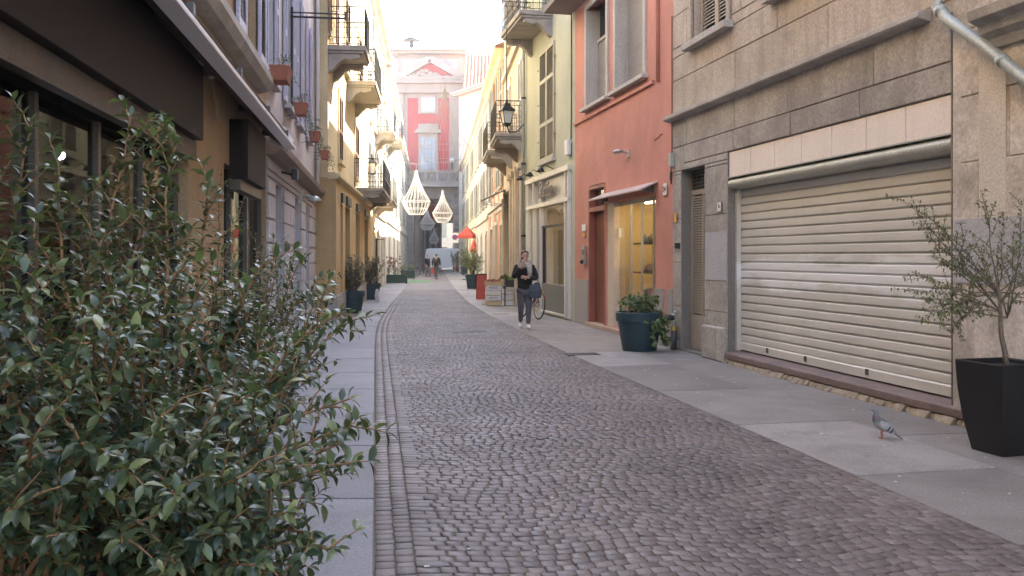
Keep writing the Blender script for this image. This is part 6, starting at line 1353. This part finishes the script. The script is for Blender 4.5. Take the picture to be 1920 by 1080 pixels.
# man walking away in a dark coat with a red bag
def walker(loc, rz, label, coat, legs, s=1.0, hat=None, skirt=True):
    o = thing('person', label, 'person', loc, rz); o.scale = (s,)*3; b = {}; E = []
    b['pel'] = (0,0,.95,.12,.09); b['che'] = (0,0,1.28,.15,.1); b['nek'] = (0,0,1.5,.052); b['hd'] = (0,-.01,1.56,.05); E += chain('pel','che','nek','hd')
    for s_, nm, ky, ay in ((-1,'R',-.05,.12),(1,'L',-.03,-.12)):
        b['sh'+nm] = (.18*s_,0,1.42,.055); b['el'+nm] = (.25*s_,.03,1.14,.043); b[nm+'wrist'] = (.25*s_,-.05,.90,.027); E += chain('che','sh'+nm,'el'+nm,nm+'wrist'); hand(b, E, b[nm+'wrist'][:3], (0,-.1,-1), (0,1,0), nm, (-s_,0,-.2))
        b['hp'+nm] = (.09*s_,0,.88,.085); b['kn'+nm] = (.085*s_,ky,.5,.06); b['ak'+nm] = (.08*s_,ay,.1,.038); b['to'+nm] = (.085*s_,ay-.16,.04,.03); E += chain('pel','hp'+nm,'kn'+nm,'ak'+nm,'to'+nm)
    skin('body', b, E, M['skin'], o, 1); rings, HM = head_mesh('h', M['skin'], o, Vector((0,-.01,1.64)), 0); MB().loft(rings).build('head', M['skin'], o, smooth=True); face_parts(o, HM)
    MB().loft([[HM @ Vector((rx*math.cos(a), max(ry_*math.sin(a)+.015, -.04), z)) for a in np.linspace(0,2*math.pi,17)[:-1]] for z, rx, ry_ in ((-.06,.07,.08),(.0,.082,.1),(.06,.083,.102),(.1,.07,.085),(.13,.02,.03))]).build('hair', hat or M['hair_br'], o, smooth=True)
    c = {'hem':(0,0,.72,.2,.16),'pel':(0,0,.95,.185,.14),'che':(0,0,1.28,.2,.14),'nek':(0,0,1.5,.085)}
    for s_, nm in ((-1,'R'),(1,'L')): c['sh'+nm] = (.2*s_,0,1.42,.08); c['el'+nm] = (.265*s_,.03,1.14,.066); c['wr'+nm] = (.26*s_,-.04,.93,.05)
    skin('coat', c, chain('hem','pel','che','nek')+chain('che','shR','elR','wrR')+chain('che','shL','elL','wrL'), coat, o, 2)
    t = {'pel':(0,0,.9,.14,.11)}; 
    for s_, nm, ky, ay in ((-1,'R',-.05,.12),(1,'L',-.03,-.12)):
        t['hp'+nm] = (.09*s_,0,.84,.1); t['kn'+nm] = (.085*s_,ky,.5,.078); t['ak'+nm] = (.08*s_,ay,.12,.06)
        skin('shoe', {'a':(.08*s_,ay,.1,.05),'b':(.082*s_,ay-.05,.055,.048),'c':(.085*s_,ay-.17,.04,.04)}, chain('a','b','c'), M['ink'], o, 1)
    skin('trousers', t, chain('pel','hpR','knR','akR')+chain('pel','hpL','knL','akL'), legs, o, 2); return o
mp = G(818, 523.5); walker((mp.x,mp.y,0), R(175), 'person in long dark coat walking away towards the gateway', M['black_cl'], M['grey_jean'], 1.03)
rb = thing('red_bag', 'red shopping bag carried by the person walking away', 'bag', (mp.x-.26,mp.y+.04,.62), R(5)); MB().box(-.11,.11,-.07,.07,-.22,.16).build('body', surf('red_bag', (.55,.07,.04), .5), rb, bevel=.02); MB().tube([(-.07,0,.15),(0,0,.27),(.07,0,.15)], .008, 5).build('handle', surf('red_handle', (.5,.07,.04), .5), rb)
cp = G(790, 519); bicycle((cp.x,cp.y,0), R(150), 'grey bicycle held by the person at the passage', 0, (.1,.1,.11)); walker((cp.x+.45,cp.y+.5,0), R(60), 'person in dark jacket standing beside a grey bicycle', M['black_cl'], M['grey_jean'], 1.0)
# cloth hanging at the second teal pot
pc = G(702, 566); q = MB().loft([[(-.05,-.04,0),(.08,-.04,0),(.08,.05,0),(-.05,.05,0)],[(-.09,-.07,.2),(.08,-.07,.2),(.08,.06,.2),(-.09,.06,.2)],[(-.05,-.04,.45),(.04,-.04,.45),(.04,.03,.45),(-.05,.03,.45)]]).build('white_cloth_bundle', cloth('pale_cloth', (.6,.58,.56)), loc=(pc.x+.1,pc.y,0), bevel=.03); tag(q, 'pale cloth bundle leaning on the second teal pot', 'cloth')
# pigeon
pg = G(1653, 822); po_ = thing('pigeon', 'grey pigeon standing on the granite pavement by the shutter', 'pigeon', (pg.x,pg.y,0), R(168)); po_.scale = (.92,)*3    # faces +x locally
m, t, bs = newmat('pigeon_feather'); tcx = t.nodes.new('ShaderNodeTexCoord'); sp_ = t.nodes.new('ShaderNodeSeparateXYZ'); t.links.new(tcx.outputs['Object'], sp_.inputs[0])
c = ramp(t, sp_.outputs['Z'], [(.0,(.25,.25,.26)),(.145,(.30,.29,.29)),(.17,(.10,.13,.10)),(.205,(.14,.09,.14)),(.225,(.17,.17,.19))]); c = mixc(t, .3, c, ramp(t, noise(t, tcx.outputs['Object'], 70, 4), [(.3,(.2,.2,.2)),(.7,(.8,.8,.8))]), 'OVERLAY'); t.links.new(c, bs.inputs['Base Color']); bs.inputs['Roughness'].default_value = .6
def ell(c, rx, rz, tx, n=14):      # ring in plane normal to tangent tx (in xz)
    c = Vector(c); tx = Vector(tx).normalized(); up = Vector((-tx.z,0,tx.x)); return [c + Vector((0,1,0))*rx*math.cos(2*math.pi*k/n) + up*rz*math.sin(2*math.pi*k/n) for k in range(n)]
secs = [((-.155,0,.075),.02,.006,(1,0,.35)),((-.10,0,.10),.03,.02,(1,0,.4)),((-.06,0,.115),.047,.042,(1,0,.35)),((-.01,0,.128),.058,.055,(1,0,.35)),((.035,0,.145),.055,.055,(1,0,.6)),((.062,0,.168),.043,.042,(.7,0,1)),((.075,0,.196),.029,.03,(.25,0,1)),((.08,0,.22),.021,.023,(.2,0,1)),((.086,0,.238),.021,.023,(.7,0,1)),((.102,0,.245),.018,.019,(1,0,.1)),((.116,0,.243),.009,.01,(1,0,-.1)),((.122,0,.242),.004,.004,(1,0,-.2))]
TI = Matrix.Translation((0,0,.11)) @ Matrix.Rotation(R(-14),4,'Y') @ Matrix.Translation((0,0,-.11)); ell0 = ell
def ell(*a): return [TI @ q for q in ell0(*a)]
MB().loft([ell(*s_) for s_ in secs]).build('body', m, po_, smooth=True)
gw = flat('wing_grey', (.34,.33,.34), .6); dk = flat('wing_bar', (.04,.04,.042), .6)
for s_ in (-1,1):
    w_ = MB().loft([ell((-.125,.035*s_,.09),.006,.012,(1,0,.4)),ell((-.08,.045*s_,.108),.012,.03,(1,0,.4)),ell((-.02,.053*s_,.13),.014,.04,(1,0,.4)),ell((.035,.05*s_,.15),.008,.025,(1,0,.4))]).build('wing', gw, po_, smooth=True)
    for x_ in (-.055,-.085): MB().loft([ell((x_-.006,.05*s_ if x_ > -.06 else .044*s_,.108+(x_+.07)*.4),.016,.028,(1,0,.4)),ell((x_+.006,.05*s_ if x_ > -.06 else .044*s_,.113+(x_+.07)*.4),.016,.029,(1,0,.4))]).build('wing_bar', dk, w_)
    MB().sphere((.104,.017*s_,.248), .004, 8, 6, M=TI).build('eye', flat('pigeon_eye', (.5,.15,.03), .2), po_)
    lg = MB().tube([(-.005,.022*s_,.09),(.0,.022*s_,.05),(-.004,.022*s_,.012)], [.012,.006,.005], 6); 
    for a in (-.5,0,.5): lg.tube([(-.004,.022*s_,.008),(.03*math.cos(a)-.004,.022*s_+.03*math.sin(a),.004)], .0035, 5)
    lg.tube([(-.004,.022*s_,.008),(-.022,.022*s_,.004)], .0035, 5).build('leg', flat('pigeon_leg', (.36,.12,.10), .5), po_)
MB().loft([ell((-.205,0,.052),.022,.004,(1,0,.35)),ell((-.13,0,.08),.018,.007,(1,0,.35))]).build('tail', dk, po_); MB().lathe([(.006,0),(.004,.012),(.0006,.022)], 8, M=TI @ Matrix.Translation((.118,0,.242)) @ Matrix.Rotation(R(97),4,'Y')).build('beak', flat('beak', (.08,.075,.07), .4), po_)
# litter: crumbs and dry leaf scraps on the ground
lit = MB(); g = random.Random(77)
for i in range(170):
    y = g.uniform(4.6,22); x = g.uniform(xl(y)+.1, wr(y)-.2) if i < 110 else g.uniform(xr(y)+.1, wr(y)-.1); s_ = g.uniform(.006,.016); a = g.uniform(0,3)
    lit.box(-s_,s_,-s_*g.uniform(.3,.9),s_*.6,.001,.004, M=Matrix.Translation((x,y,0)) @ Matrix.Rotation(a,4,'Z'))
q = lit.build('litter', flat('pale_litter', (.6,.57,.53), .9, var=.3)); q['kind'] = 'stuff'; q['label'] = 'scattered pale crumbs and paper scraps on the street'

# ------------------------------------------------------------------ haze volume added to give the street its veiling glare
hz = MB().box(-405, 405, -305, 505, -1.6, 36).build('haze', None); hz['kind'] = 'stuff'; hz['label'] = 'thin haze volume added for the veiling glare along the street'
m = bpy.data.materials.new('haze'); m.use_nodes = True; t = m.node_tree; t.nodes.remove(t.nodes['Principled BSDF'])
pv = t.nodes.new('ShaderNodeVolumePrincipled'); pv.inputs['Color'].default_value = (.95,.95,.95,1); pv.inputs['Density'].default_value = .0007; pv.inputs['Anisotropy'].default_value = .3
t.links.new(pv.outputs[0], t.nodes['Material Output'].inputs['Volume']); hz.data.materials.append(m)
